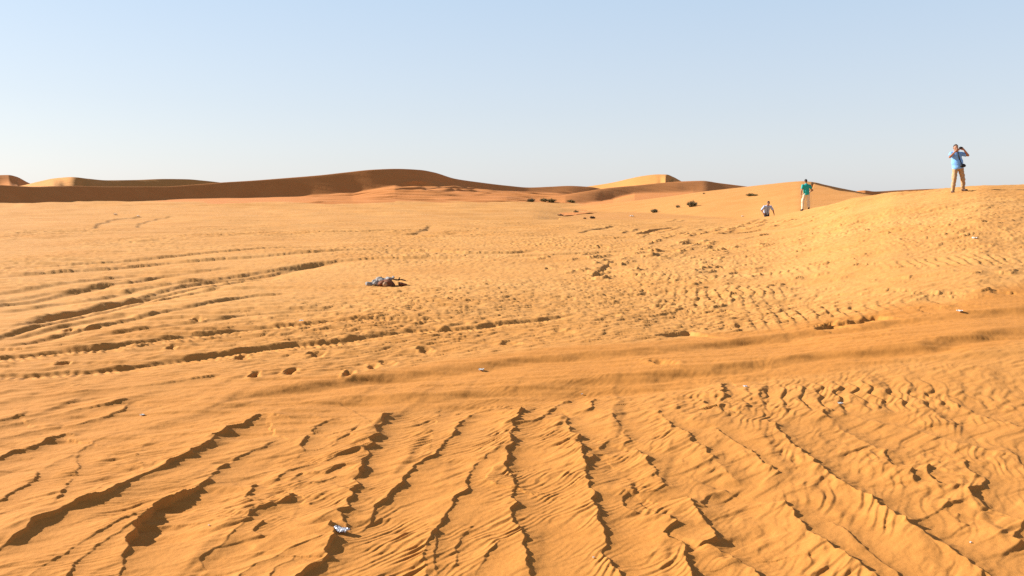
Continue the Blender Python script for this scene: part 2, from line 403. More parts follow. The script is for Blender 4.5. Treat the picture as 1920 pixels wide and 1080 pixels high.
    if len(m):
        xs, ys, rs = x[m], y[m], r[m]
        fg = 1 - sm(rs, 7.5, 10.5)
        wob_x = xs + .05 * pn(xs * 3, ys * 3, 51); wob_y = ys + .05 * pn(xs * 3, ys * 3, 52)
        dens = np.clip(.5 + 1.6 * pn(xs * .9, ys * .9, 53), 0, 1)
        a = .034 * skew(wob_x, wob_y, 1.38, .27, 1.3, 54, .8) * (.4 + .6 * dens)
        a += .017 * skew(wob_x, wob_y, .75, .10, .34, 55, 1.0) * (.3 + .7 * dens)
        flake = np.clip(.3 + 2.0 * pn(xs * .8 + 11, ys * .8 + 4, 63), 0, 1) * (1 - .5 * sm(xs, .2, 1.2))
        a += .020 * skew(wob_x, wob_y, .38, .15, .5, 65, 1.1) * flake
        wl_ = 1 - sm(xs, -2.0, -.6); wr_ = sm(xs, .3, 1.6); wc_ = np.clip(1 - wl_ - wr_, 0, 1)
        d2 = np.clip(.45 + 2.2 * pn(xs * 1.6 + 7, ys * 1.6, 56), 0, 1)
        d3 = np.clip(.5 + 2.4 * pn(xs * 1.1 + 3, ys * 1.1, 58), 0, 1)
        rip = (wl_ * (0.0137 * ripple(wob_x, wob_y, .42, .040, 57) + .007 * ripple(wob_x, wob_y, .52, .085, 66)) +
               wc_ * (0.0143 * ripple(wob_x, wob_y, .90, .042, 62) + .006 * ripple(wob_x, wob_y, .6, .075, 67)) +
               wr_ * (.0095 * ripple(wob_x, wob_y, 1.12, .058, 64)))
        rip2 = .0105 * skew(wob_x, wob_y, 1.05, .055, .13, 60, .85) * d3
        a = (a + rip * d2 + rip2 * (.45 + .55 * wr_)) * fg
        z[m] += a * (.22 + .78 * rough[m])
        z[m] += fg * .0012 * pn(xs * 42, ys * 42, 61)
    # ---- printed ripples right of the middle
    cx, cy = [float(q[0]) for q in onbase(1590, 738)]
    m = np.where((np.abs(x - cx) < 2.2) & (np.abs(y - cy) < 1.6))[0]
    if len(m):
        xs, ys = x[m], y[m]
        w = np.exp(-(((xs - cx) / .95) ** 4 + ((ys - cy - .12 * (xs - cx)) / .50) ** 4))
        ph = xs * 1.0 - ys * .25 + .05 * pn(xs * 3, ys * 3, 71)
        ph = ph / .155 + .12 * np.sin(ys * 9 + 2 * pn(xs * 1.5, ys * 1.5, 72)) + .5 * pn(xs * 2.2, ys * 4, 73)
        fr = ph - np.floor(ph)
        z[m] += w * .020 * (fr ** .8 * (1 - sm(fr, .78, 1.0)) - .35)
    # ---- middle distance pocked crust
    m = np.where((r > 7) & (r < 150) & (y > 0))[0]
    if len(m):
        xs, ys, rs = x[m], y[m], r[m]
        mid = sm(rs, 7.5, 10.5) * (1 - .6 * sm(rs, 34, 62))
        s_ = xs / ys
        lay = np.clip(.72 + 1.1 * pn(xs * .22, ys * .16, 81), .38, 1.1)
        hill = sm(s_, .05, .30) * sm(ys, 8, 13)
        lay = lay * (1 - .25 * hill)
        wob_x = xs + .12 * pn(xs * 1.6, ys * 1.6, 82); wob_y = ys + .12 * pn(xs * 1.6, ys * 1.6, 83)
        lf0 = 1 - .5 * (1 - sm(s_, -.40, -.05)) * (1 - sm(rs, 22, 40))
        a = .033 * lf0 * skew(wob_x, wob_y, .45, .085, .32, 84, .9)
        a += .024 * lf0 * skew(wob_x, wob_y, .7, .055, .15, 85, 1.)
        a += .034 * skew(wob_x, wob_y, .40, .50, 2.0, 86, .8)
        a += sm(rs, 22, 40) * .075 * skew(wob_x, wob_y, .40, .40, 1.5, 94, .85)
        a += .022 * ripple(wob_x, wob_y, .55, .13, 95) * np.clip(.5 + 1.8 * pn(xs * .3, ys * .2, 96), 0, 1)
        lf = (1 - sm(s_, -.42, -.10)) * (1 - sm(rs, 26, 44)) * sm(rs, 8, 11)
        a += lf * .060 * skew(wob_x, wob_y, .20, .15, 2.6, 87, .9)
        a += lf * .045 * skew(wob_x, wob_y, .14, .35, 5.0, 98, .85)
        a += hill * (.026 * skew(wob_x, wob_y, .55, .13, .55, 97, .9) + .05 * skew(wob_x, wob_y, .45, .5, 1.6, 99, .9))
        z[m] += a * mid * lay * rough[m]
        # tread prints on the foot of the hill
        w = np.clip(2.4 * pn(xs * .35 + 2, ys * .5, 88) + .1, 0, 1) * hill * (1 - sm(rs, 20, 30)) * rough[m]
        ph = (xs * .95 - ys * .2 + .1 * pn(xs * 2, ys * 2, 89)) / .17
        fr = ph - np.floor(ph)
        z[m] += w * .030 * (fr * (1 - sm(fr, .75, 1)))
    # ---- far plain
    far = sm(r, 45, 90)
    z += far * .30 * skew(x, y, .25, 3.0, 9.0, 91, .8)
    z += sm(r, 80, 120) * .38 * skew(x, y, .12, 3.5, 26.0, 92, .8)
    return z, tint


# ------------------------------------------------------------------ scene helpers
scene = bpy.context.scene
COL = scene.collection


def link(o, parent=None):
    COL.objects.link(o)
    if parent is not None:
        o.parent = parent
    return o


def tag(o, label=None, cat=None, group=None, kind=None):
    if label: o['label'] = label
    if cat: o['category'] = cat
    if group: o['group'] = group
    if kind: o['kind'] = kind
    return o


def grid_mesh(name, X, Y, Z, mat, wrap=False, attr=None):
    nr, nc = X.shape
    co = np.stack([X, Y, Z], -1).reshape(-1, 3).astype(F32)
    idx = np.arange(nr * nc).reshape(nr, nc)
    if wrap:
        idx = np.concatenate([idx, idx[:, :1]], 1)
    q = np.stack([idx[:-1, :-1], idx[:-1, 1:], idx[1:, 1:], idx[1:, :-1]], -1).reshape(-1, 4)
    return raw_mesh(name, co, q, mat, attr)


def raw_mesh(name, co, quads, mat, attr=None, smooth=True):
    me = bpy.data.meshes.new(name)
    nv, nf = len(co), len(quads)
    k = quads.shape[1]
    me.vertices.add(nv); me.vertices.foreach_set('co', np.ascontiguousarray(co, F32).ravel())
    me.loops.add(nf * k); me.loops.foreach_set('vertex_index', np.ascontiguousarray(quads, np.int32).ravel())
    me.polygons.add(nf); me.polygons.foreach_set('loop_start', np.arange(0, nf * k, k, dtype=np.int32))
    me.update(calc_edges=True)
    me.polygons.foreach_set('use_smooth', np.full(nf, smooth))
    if attr is not None:
        a = me.attributes.new('tint', 'FLOAT', 'POINT')
        a.data.foreach_set('value', np.ascontiguousarray(attr, F32).ravel())
    me.materials.append(mat)
    me.update()
    return bpy.data.objects.new(name, me)


# ------------------------------------------------------------------ materials
def new_mat(name):
    m = bpy.data.materials.new(name); m.use_nodes = True
    nt = m.node_tree
    return m, nt, nt.nodes['Principled BSDF']


def sand_material(name, pale, mid, deep, grain=True):
    m, nt, b = new_mat(name)
    N, K = nt.nodes.new, nt.links.new
    tc = N('ShaderNodeNewGeometry')
    def noise(scale, detail=4, rough=.55):
        n = N('ShaderNodeTexNoise'); n.inputs['Scale'].default_value = scale
        n.inputs['Detail'].default_value = detail; n.inputs['Roughness'].default_value = rough
        K(tc.outputs['Position'], n.inputs['Vector']); return n
    n1 = noise(.35, 5); n2 = noise(3.2, 5, .65); n3 = noise(260, 2, .7)
    mix = N('ShaderNodeMix'); mix.data_type = 'RGBA'
    mix.inputs[6].default_value = (*pale, 1); mix.inputs[7].default_value = (*mid, 1)
    mr = N('ShaderNodeMapRange'); mr.inputs[1].default_value = .38; mr.inputs[2].default_value = .66
    add = N('ShaderNodeMath'); add.operation = 'MULTIPLY_ADD'; add.inputs[1].default_value = .45
    K(n2.outputs[0], add.inputs[0]); 
    sc = N('ShaderNodeMath'); sc.operation = 'MULTIPLY'; sc.inputs[1].default_value = .55
    K(n1.outputs[0], sc.inputs[0]); K(sc.outputs[0], add.inputs[2])
    K(add.outputs[0], mr.inputs[0]); K(mr.outputs[0], mix.inputs[0])
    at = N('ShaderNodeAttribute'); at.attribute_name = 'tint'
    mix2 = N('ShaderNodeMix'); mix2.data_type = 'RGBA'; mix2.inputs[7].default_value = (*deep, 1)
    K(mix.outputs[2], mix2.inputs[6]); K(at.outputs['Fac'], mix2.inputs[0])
    hs = N('ShaderNodeHueSaturation')
    mv = N('ShaderNodeMapRange'); mv.inputs[3].default_value = .80; mv.inputs[4].default_value = 1.20
    mv.inputs[1].default_value = .25; mv.inputs[2].default_value = .75
    K(n3.outputs[0], mv.inputs[0]); K(mv.outputs[0], hs.inputs['Value']); K(mix2.outputs[2], hs.inputs['Color'])
    K(hs.outputs[0], b.inputs['Base Color'])
    b.inputs['Roughness'].default_value = .95
    b.inputs['Specular IOR Level'].default_value = .12
    if grain:
        n4 = noise(120, 4, .7)
        bp = N('ShaderNodeBump'); bp.inputs['Strength'].default_value = .35; bp.inputs['Distance'].default_value = .004
        K(n4.outputs[0], bp.inputs['Height']); K(bp.outputs[0], b.inputs['Normal'])
    else:
        n4 = noise(1.4, 6, .65)
        bp = N('ShaderNodeBump'); bp.inputs['Strength'].default_value = .25; bp.inputs['Distance'].default_value = .12
        K(n4.outputs[0], bp.inputs['Height']); K(bp.outputs[0], b.inputs['Normal'])
    return m


def cloth_mat(name, col, rough=.85, var=.12, scale=30):
    m, nt, b = new_mat(name)
    N, K = nt.nodes.new, nt.links.new
    g = N('ShaderNodeTexCoord')
    n = N('ShaderNodeTexNoise'); n.inputs['Scale'].default_value = scale; n.inputs['Detail'].default_value = 5
    K(g.outputs['Object'], n.inputs['Vector'])
    mv = N('ShaderNodeMapRange'); mv.inputs[1].default_value = .3; mv.inputs[2].default_value = .7
    mv.inputs[3].default_value = 1 - var; mv.inputs[4].default_value = 1 + var
    hs = N('ShaderNodeHueSaturation'); hs.inputs['Color'].default_value = (*col, 1)
    K(n.outputs[0], mv.inputs[0]); K(mv.outputs[0], hs.inputs['Value']); K(hs.outputs[0], b.inputs['Base Color'])
    b.inputs['Roughness'].default_value = rough
    b.inputs['Specular IOR Level'].default_value = .25
    return m


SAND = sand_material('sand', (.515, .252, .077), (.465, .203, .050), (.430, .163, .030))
DUNE = sand_material('dune_sand', (.490, .224, .065), (.450, .190, .049), (.53, .235, .055), grain=False)
DUNE_RED = sand_material('red_dune_sand', (.52, .200, .058), (.48, .172, .045), (.5, .2, .055), grain=False)

# ------------------------------------------------------------------ ground sheet
COLPX = 0.95; ROWPX = 0.45
fr = np.arange(-0.66, 0.66, COLPX / 887.0)
side = np.arange(0.66, 1.25, .0042)
rest = np.linspace(1.25, 2 * np.pi - 1.25, 160)
az = np.concatenate([fr, side, rest[:-1], 2 * np.pi - 1.25 + side - .66])
rr = [.15, .5, .9, 1.4, 1.9, 2.4, 2.8, 3.1]
r_ = 3.3
while r_ < 70:
    rr.append(r_); r_ += min(r_ * r_ / (HCAM * 887) * ROWPX, .125 if r_ < 58 else .3)
while r_ < 6000:
    rr.append(r_); r_ *= 1.016
rr = np.array(rr)
AZ, RR = np.meshgrid(az, rr)
GXx = (RR * np.sin(AZ)).astype(F32); GYy = (RR * np.cos(AZ)).astype(F32)
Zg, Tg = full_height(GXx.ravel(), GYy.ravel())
print('ground', GXx.shape, GXx.size, 'verts', round(time.time() - T0, 1), 's')
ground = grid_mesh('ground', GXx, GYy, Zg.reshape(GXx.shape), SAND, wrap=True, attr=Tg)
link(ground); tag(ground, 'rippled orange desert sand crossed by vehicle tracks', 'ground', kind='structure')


def gz(x, y):
    return float(full_height(np.array([x]), np.array([y]))[0][0])


def at(u, v, y0=3.3, y1=70):
    """where the sight line through a picture point meets the sand"""
    s, k = ray(u, v)
    yy = np.geomspace(y0, y1, 1500)
    zz, _ = full_height(s * yy, yy)
    hit = np.where(HCAM + k * yy <= zz)[0]
    Y = yy[hit[0]] if len(hit) else y1
    return float(s * Y), float(Y), float(zz[hit[0]] if len(hit) else zz[-1])


# ------------------------------------------------------------------ dunes
DUNES = []
def dune(label, crest, slope, b, apron, mat, width, plane=None, kk=.5, sink=2.0, back=.18, bb=4, amp=.15, n=420, ripple=0, seed=0, red=None):
    """crest: (column, row, distance); slope: [(column, front slope)]; apron: [(column, height, slope)]"""
    cu = np.array([c[0] for c in crest], float)
    us = np.linspace(cu[0], cu[-1], n)
    row = pchip(cu, [c[1] for c in crest], us); R = pchip(cu, [c[2] for c in crest], us)
    s, k = ray(us, row)
    zc = HCAM + k * R
    tx, ty = np.gradient(s * R), np.gradient(R)
    tl = np.hypot(tx, ty); rl = np.hypot(s, 1)
    cosn = np.abs((ty * s - tx) / (tl * rl))               # how squarely the face meets the sight line
    cosn = np.convolve(np.pad(cosn, 12, mode='edge'), np.ones(25) / 25, 'valid')
    b = np.interp(us, [p[0] for p in b], [p[1] for p in b]) if isinstance(b, list) else b
    sl = np.interp(us, [p[0] for p in slope], [p[1] for p in slope])
    wc = sm(sl, .085, .3)
    sl = sl * (1 - wc + wc * np.maximum(cosn, .2))
    za = np.interp(us, [p[0] for p in apron], [p[1] for p in apron])
    sa = np.interp(us, [p[0] for p in apron], [p[2] for p in apron])
    tf = np.concatenate([np.linspace(0, 1, 420 if ripple else 150) ** 1.6 * width])[::-1]
    tb = np.linspace(0.004, 1, 40) ** 1.7 * 90
    rows = []
    for t in tf:
        z = zc - sl * t * t / (t + b)
        a = za - sa * t if plane is None else np.minimum(za, plane[1] + plane[2] * (R - t - plane[0]))
        h = np.clip(.5 + .5 * (z - a) / kk, 0, 1)
        zz = a + (z - a) * h + kk * h * (1 - h)
        if t > 0:
            fade = min(1, t / 4)
        else:
            fade = 0
        if t == 0: zz = zc
        else: zz = zc + (zz - zc) * 1.0 if t > 2 else np.minimum(zz, zc)
        y = R - t
        rows.append((s * y, y, zz, np.full_like(s, fade)))
    for t in tb:
        y = R + t
        rows.append((s * y, y, zc - back * t * t / (t + bb), np.full_like(s, min(1, t / 8))))
    X, Y, Z, FD = [np.array([q[i] for q in rows]) for i in range(4)]
    Z = Z + FD * amp * (pn(X * .06, Y * .06, 100 + seed) * 2 + skew(X, Y, .5, 2.4, 7, 101 + seed, .6) * .6)
    if ripple:
        U = np.broadcast_to(us, X.shape)
        w = FD * np.exp(-((U - 815) / 75) ** 4) * sm(np.broadcast_to(R, X.shape) - Y, 6, 10) * (1 - sm(np.broadcast_to(R, X.shape) - Y, 36, 60))
        Z = Z + w * ripple * skew(X, Y, 1.15, 4.2, 11, 7, .6)
        w2 = FD * sm(U, 480, 640) * (1 - sm(U, 1040, 1120)) * sm(np.broadcast_to(R, X.shape) - Y, 8, 16)
        Z = Z + w2 * (.70 * skew(X, Y, .22, 5.0, 30, 8, .8) + .30 * skew(X, Y, .6, 3.5, 11, 9, .7))
    # ends sink into the plain
    e = 1 - sm(np.minimum(us - us[0], us[-1] - us), 0, .06 * (us[-1] - us[0]))
    Z = Z - sink * e[None, :]
    o = grid_mesh('sand_dune', X, Y, Z, mat)
    link(o); tag(o, label, 'dune', kind='structure')
    # object data for placing plants
    DUNES.append((us, R, X, Y, Z))
    return o


# A far left, B pale dune with a shaded flank, C long dark dune, D pale peak, E brown ridge, F broad pale dune, G far strip
dune('small dark dune crest at the left edge of the horizon',
     [(-160, 345, 470), (-40, 331, 440), (15, 328, 450), (30, 331, 462), (52, 342, 480), (75, 352, 490)],
     [(-160, .6), (75, .6)], 1, [(-160, 1.5, .01), (75, 1.5, .01)], DUNE_RED, 60, n=160, seed=1)
dune('pale dune with a curved shaded flank behind the long dark dune',
     [(-40, 356, 420), (35, 349, 392), (70, 341, 376), (105, 334, 362), (135, 332, 352), (165, 335, 362), (200, 338, 380), (250, 337.5, 402), (310, 335.5, 425), (350, 336, 440), (380, 338.5, 452), (420, 343, 470), (480, 352, 490)],
     [(-40, .3), (100, .3), (150, .62), (480, .62)], .5, [(-40, 2.6, .01), (480, 2.6, .01)], DUNE, 70, n=300, seed=2)
dune('long dark brown dune with its shaded face across the plain',
     [(-420, 352, 95), (-150, 345, 122), (0, 347, 139), (37, 349, 143), (67, 350, 146), (100, 349, 150), (133, 348.5, 154), (200, 350, 162), (300, 350, 174), (367, 346, 183), (417, 342, 189), (467, 339, 195.5), (533, 334, 204),
      (600, 328.5, 212), (650, 323, 219), (700, 318, 225.5), (743, 316.5, 232), (787, 318.5, 239.5), (813, 323, 244), (853, 335, 252), (900, 342, 262), (950, 348, 274), (993, 351.5, 285), (1033, 350, 296), (1067, 348.5, 306), (1100, 350, 316), (1140, 354, 328), (1200, 360, 345)],
     [(-420, .66), (740, .66), (860, .55), (1000, .45), (1200, .4)], .3,
     [(-420, -.3, .002), (0, -.1, .002), (200, .1, .004), (360, .8, .010), (560, 1.2, .012), (660, 2.0, .020), (740, 4.0, .040), (850, 3.7, .034), (950, 2.7, .021), (1030, 2.0, .018), (1200, .8, .014)], DUNE_RED, 120, n=900, amp=.09, ripple=1.2, seed=3)
dune('tall pale peaked dune with a thin dark right edge',
     [(1060, 356, 500), (1100, 350, 492), (1150, 342, 480), (1180, 335, 473), (1205, 330, 467), (1235, 327, 460), (1250, 327.2, 457), (1262, 331.5, 470), (1280, 341, 500), (1310, 352, 530)],
     [(1060, .25), (1248, .25), (1256, .6), (1310, .6)], [(1060, 5), (1248, 5), (1256, .5), (1310, .5)], [(1060, 2, .01), (1310, 2, .01)], DUNE, 90, n=260, seed=4, amp=.1)
dune('low brown ridge before the tall pale dune',
     [(960, 378, 186), (1040, 368, 194), (1100, 358.5, 206), (1140, 352.5, 218), (1200, 347, 236), (1233, 343.5, 246), (1280, 340, 260), (1317, 339, 270), (1347, 343, 280), (1383, 347.5, 290), (1410, 351, 298), (1460, 360, 310)],
     [(960, .3), (1060, .3), (1130, .6), (1150, .6), (1230, .5), (1300, .4), (1460, .4)], 1.0,
     [(960, -.6, .0), (1100, -.4, .0), (1150, .5, .010), (1190, 2.0, .024), (1300, 2.8, .032), (1460, 2.0, .03)], DUNE_RED, 110, n=480, seed=5, amp=.12, sink=1.0)
dune('broad pale dune rising behind the standing man in teal',
     [(1010, 392, 128), (1100, 385, 128), (1200, 375, 127), (1270, 366, 126), (1320, 359, 126), (1360, 354.5, 126), (1400, 350, 126), (1440, 345.5, 125), (1480, 341.5, 124), (1505, 340, 123), (1525, 341.5, 123), (1545, 346, 132), (1575, 352.5, 146), (1605, 358.5, 160), (1640, 366, 172), (1700, 376, 190)],
     [(1010, .085), (1522, .085), (1545, .62), (1610, .62), (1700, .62)], [(1010, 14), (1522, 14), (1545, .4), (1700, .4)],
     [(1010, -.5, 0), (1512, -.5, .0), (1526, 2.95, 0), (1545, 2.6, 0), (1575, 2.0, 0), (1605, 1.8, 0), (1700, .6, 0)], DUNE, 95, plane=(80, .60, .0765), kk=.05, n=600, seed=6, amp=.10, bb=8)
dune('thin dark dune strip far off on the right horizon',
     [(1560, 366, 520), (1596, 360, 510), (1612, 357.5, 505), (1622, 357, 505), (1640, 359, 520), (1680, 357, 545), (1735, 354.5, 570), (1800, 353, 600), (1880, 354, 640), (1960, 352, 680), (2100, 360, 720)],
     [(1560, .6), (2100, .6)], .5, [(1560, 1.0, .01), (2100, 1.0, .01)], DUNE_RED, 60, n=220, seed=8)
print('dunes', round(time.time() - T0, 1), 's')


def at_dune(u, v, i):
    """point of dune i under a picture point"""
    us, R, X, Y, Z = DUNES[i]
    j = int(np.argmin(np.abs(us - u)))
    s, k = ray(u, v)
    x, y, z = X[:, j], Y[:, j], Z[:, j]
    rowdiff = (HCAM + k * y) - z
    hit = np.where(rowdiff <= 0)[0]
    q = hit[0] if len(hit) else int(np.argmin(np.abs(rowdiff)))
    return float(x[q]), float(y[q]), float(z[q])


# ------------------------------------------------------------------ sculpting: smooth unions of tapered limbs, surface nets
class Sculpt:
    def __init__(s, lo, hi, res):
        s.res = res; s.lo = np.array(lo, F32)
        n = np.ceil((np.array(hi) - np.array(lo)) / res).astype(int) + 1
        s.n = n
        s.ax = [s.lo[i] + res * np.arange(n[i], dtype=F32) for i in range(3)]
        s.f = np.full(n, .2, F32)

    def _box(s, lo, hi, pad):
        a = np.clip(np.floor((np.array(lo) - pad - s.lo) / s.res).astype(int), 0, s.n)
        b = np.clip(np.ceil((np.array(hi) + pad - s.lo) / s.res).astype(int) + 1, 0, s.n)
        sl = tuple(slice(a[i], b[i]) for i in range(3))
        P = np.meshgrid(*[s.ax[i][sl[i]] for i in range(3)], indexing='ij')
        return sl, P

    def _join(s, sl, d, k):
        f = s.f[sl]
        if k > 0:
            h = np.clip(.5 + .5 * (f - d) / k, 0, 1)
            s.f[sl] = f + (d - f) * h - k * h * (1 - h)
        else:
            s.f[sl] = np.minimum(f, d)

    def cone(s, a, b, ra, rb, k=.02):
        a = np.array(a, F32); b = np.array(b, F32)
        R = max(ra, rb)
        sl, P = s._box(np.minimum(a, b) - R, np.maximum(a, b) + R, .06)
        ba = b - a; l2 = float(ba @ ba) + 1e-9
        d = [P[i] - a[i] for i in range(3)]
        t = np.clip((d[0] * ba[0] + d[1] * ba[1] + d[2] * ba[2]) / l2, 0, 1)
        dist = np.sqrt((d[0] - t * ba[0]) ** 2 + (d[1] - t * ba[1]) ** 2 + (d[2] - t * ba[2]) ** 2)
        s._join(sl, dist - (ra + (rb - ra) * t), k)

    def ell(s, c, r, k=.02, right=(1, 0, 0), up=(0, 0, 1), cut=False):
        c = np.array(c, F32); up = np.array(up, float); up /= np.linalg.norm(up)
        right = np.array(right, float); right -= up * (right @ up); right /= np.linalg.norm(right)
        fw = np.cross(up, right)
        R = max(r)
        sl, P = s._box(c - R, c + R, .06)
        d = [P[i] - c[i] for i in range(3)]
        q = [d[0] * e[0] + d[1] * e[1] + d[2] * e[2] for e in (right, fw, up)]
        k0 = np.sqrt(sum((q[i] / r[i]) ** 2 for i in range(3)))
        k1 = np.sqrt(sum((q[i] / r[i] ** 2) ** 2 for i in range(3))) + 1e-6
        dd = k0 * (k0 - 1) / k1
        if cut:
            s.f[sl] = np.maximum(s.f[sl], -dd)
        else:
            s._join(sl, dd, k)

    def clip(s, p, n):
        """keep the side the normal points away from"""
        n = np.array(n, float); n /= np.linalg.norm(n)
        P = np.meshgrid(*s.ax, indexing='ij', sparse=True)
        s.f = np.maximum(s.f, (P[0] - p[0]) * n[0] + (P[1] - p[1]) * n[1] + (P[2] - p[2]) * n[2]).astype(F32)

    def clip_local(s, p, n, rad):
        n = np.array(n, float); n /= np.linalg.norm(n)
        sl, P = s._box(np.array(p) - rad, np.array(p) + rad, 0)
        d = [P[i] - p[i] for i in range(3)]
        pl = d[0] * n[0] + d[1] * n[1] + d[2] * n[2]
        s.f[sl] = np.maximum(s.f[sl], pl)

    def folds(s, amp, freq, seed, slant=0.):
        P = np.meshgrid(*s.ax, indexing='ij')
        m = np.abs(s.f) < .04
        x, y, z = P[0][m], P[1][m], P[2][m]
        v = pn((x + y * .7) * freq * .5, (z + slant * x) * freq, seed) + .5 * pn((x - y) * freq, z * freq * 2 + slant * x * freq, seed + 1)
        s.f[m] += (amp * v).astype(F32)

    def mesh(s, name, mat, parent=None):
        f = s.f; S = f < 0
        n = np.array(f.shape)
        c = np.zeros(tuple(n - 1), np.int8)
        for dx in (0, 1):
            for dy in (0, 1):
                for dz in (0, 1):
                    c += S[dx:n[0] - 1 + dx, dy:n[1] - 1 + dy, dz:n[2] - 1 + dz]
        act = (c > 0) & (c < 8)
        I = np.argwhere(act)
        idx = np.full(act.shape, -1, np.int64); idx[act] = np.arange(len(I))
        acc = np.zeros((len(I), 3)); cnt = np.zeros(len(I))
        cor = [(0,0,0),(1,0,0),(0,1,0),(1,1,0),(0,0,1),(1,0,1),(0,1,1),(1,1,1)]
        vals = [f[I[:, 0] + a, I[:, 1] + b, I[:, 2] + g] for a, b, g in cor]
        for i in range(8):
            for j in range(i + 1, 8):
                df = np.array(cor[j]) - np.array(cor[i])
                if np.abs(df).sum() != 1: continue
                m = (vals[i] < 0) != (vals[j] < 0)
                t = np.where(m, vals[i] / np.where(m, vals[i] - vals[j], 1), 0)
                acc += m[:, None] * (np.array(cor[i]) + t[:, None] * df); cnt += m
        co = s.lo + s.res * (I + acc / cnt[:, None])
        quads = []
        for axis in range(3):
            o1, o2 = [(1, 2), (2, 0), (0, 1)][axis]
            sl0 = [slice(None)] * 3; sl1 = [slice(None)] * 3
            sl0[axis] = slice(0, -1); sl1[axis] = slice(1, None)
            a, b = S[tuple(sl0)], S[tuple(sl1)]
            E = np.argwhere(a != b)
            E = E[(E[:, o1] > 0) & (E[:, o2] > 0) & (E[:, o1] < n[o1] - 1) & (E[:, o2] < n[o2] - 1)]
            if not len(E): continue
            ins = S[E[:, 0], E[:, 1], E[:, 2]]
            def cell(d1, d2):
                Q = E.copy(); Q[:, o1] -= d1; Q[:, o2] -= d2
                return idx[Q[:, 0], Q[:, 1], Q[:, 2]]
            q = np.stack([cell(1, 1), cell(0, 1), cell(0, 0), cell(1, 0)], -1)
            q[~ins] = q[~ins][:, ::-1]
            quads.append(q)
        q = np.concatenate(quads); q = q[(q >= 0).all(1)]
        o = raw_mesh(name, co, q, mat)
        return link(o, parent)


V = lambda *a: np.array(a, float)
def unit(v): return v / (np.linalg.norm(v) + 1e-9)


def hand(S, wrist, d, palm_n, thumb_side, curl=.5, sc=1.0):
    """palm, four bent fingers of unequal length and a thumb on the side"""
    d = unit(d); n = unit(palm_n - d * (palm_n @ d)); lat = np.cross(n, d)
    if lat @ thumb_side < 0: lat = -lat                      # lat points to the thumb
    pc = wrist + d * .05 * sc
    S.ell(pc, (.041 * sc, .017 * sc, .052 * sc), .012, right=lat, up=d)
    for off, ln in ((.030, .074), (.010, .084), (-.010, .078), (-.029, .060)):
        a = wrist + d * .088 * sc + lat * off * sc
        c1 = math.radians(55 * curl); c2 = math.radians(120 * curl)
        b = a + (d * math.cos(c1) + n * math.sin(c1)) * ln * .52 * sc
        e = b + (d * math.cos(c2) + n * math.sin(c2)) * ln * .48 * sc
        S.cone(a - d * .01, b, .0098 * sc, .0088 * sc, .006); S.cone(b, e, .0088 * sc, .0072 * sc, .004)
    a = wrist + d * .030 * sc + lat * .030 * sc
    b = a + unit(d * .7 + lat * .7 + n * .35) * .04 * sc
    e = b + unit(d * .9 + lat * .15 + n * .4) * .03 * sc
    S.cone(a, b, .013 * sc, .0105 * sc, .01); S.cone(b, e, .0105 * sc, .0085 * sc, .004)


SKIN = cloth_mat('skin', (.32, .155, .09), .55, .05)
SKIN_TAN = cloth_mat('tanned_skin', (.26, .12, .065), .55, .05)
HAIR = cloth_mat('dark_hair', (.018, .012, .009), .6, .3, 60)
HAIR_G = cloth_mat('greying_brown_hair', (.05, .032, .022), .6, .3, 60)
EYE = cloth_mat('eye', (.03, .02, .015), .2, .02)
LIGHT_BLUE = cloth_mat('light_blue_cotton', (.17, .38, .78), .85, .06)
TEAL = cloth_mat('teal_cotton', (.018, .33, .30), .85, .08)
PALE_BLUE = cloth_mat('pale_blue_shirt', (.36, .43, .58), .85, .05)
KHAKI = cloth_mat('khaki_cotton', (.39, .25, .13), .9, .1)
CREAM = cloth_mat('cream_cotton', (.62, .52, .37), .9, .06)
NAVY = cloth_mat('dark_navy_cotton', (.014, .012, .018), .9, .1)
LEATHER = cloth_mat('brown_leather', (.065, .027, .014), .6, .15)
BLACK = cloth_mat('black_nylon', (.012, .012, .016), .6, .1)
METAL = cloth_mat('dark_plastic', (.02, .02, .022), .35, .05)


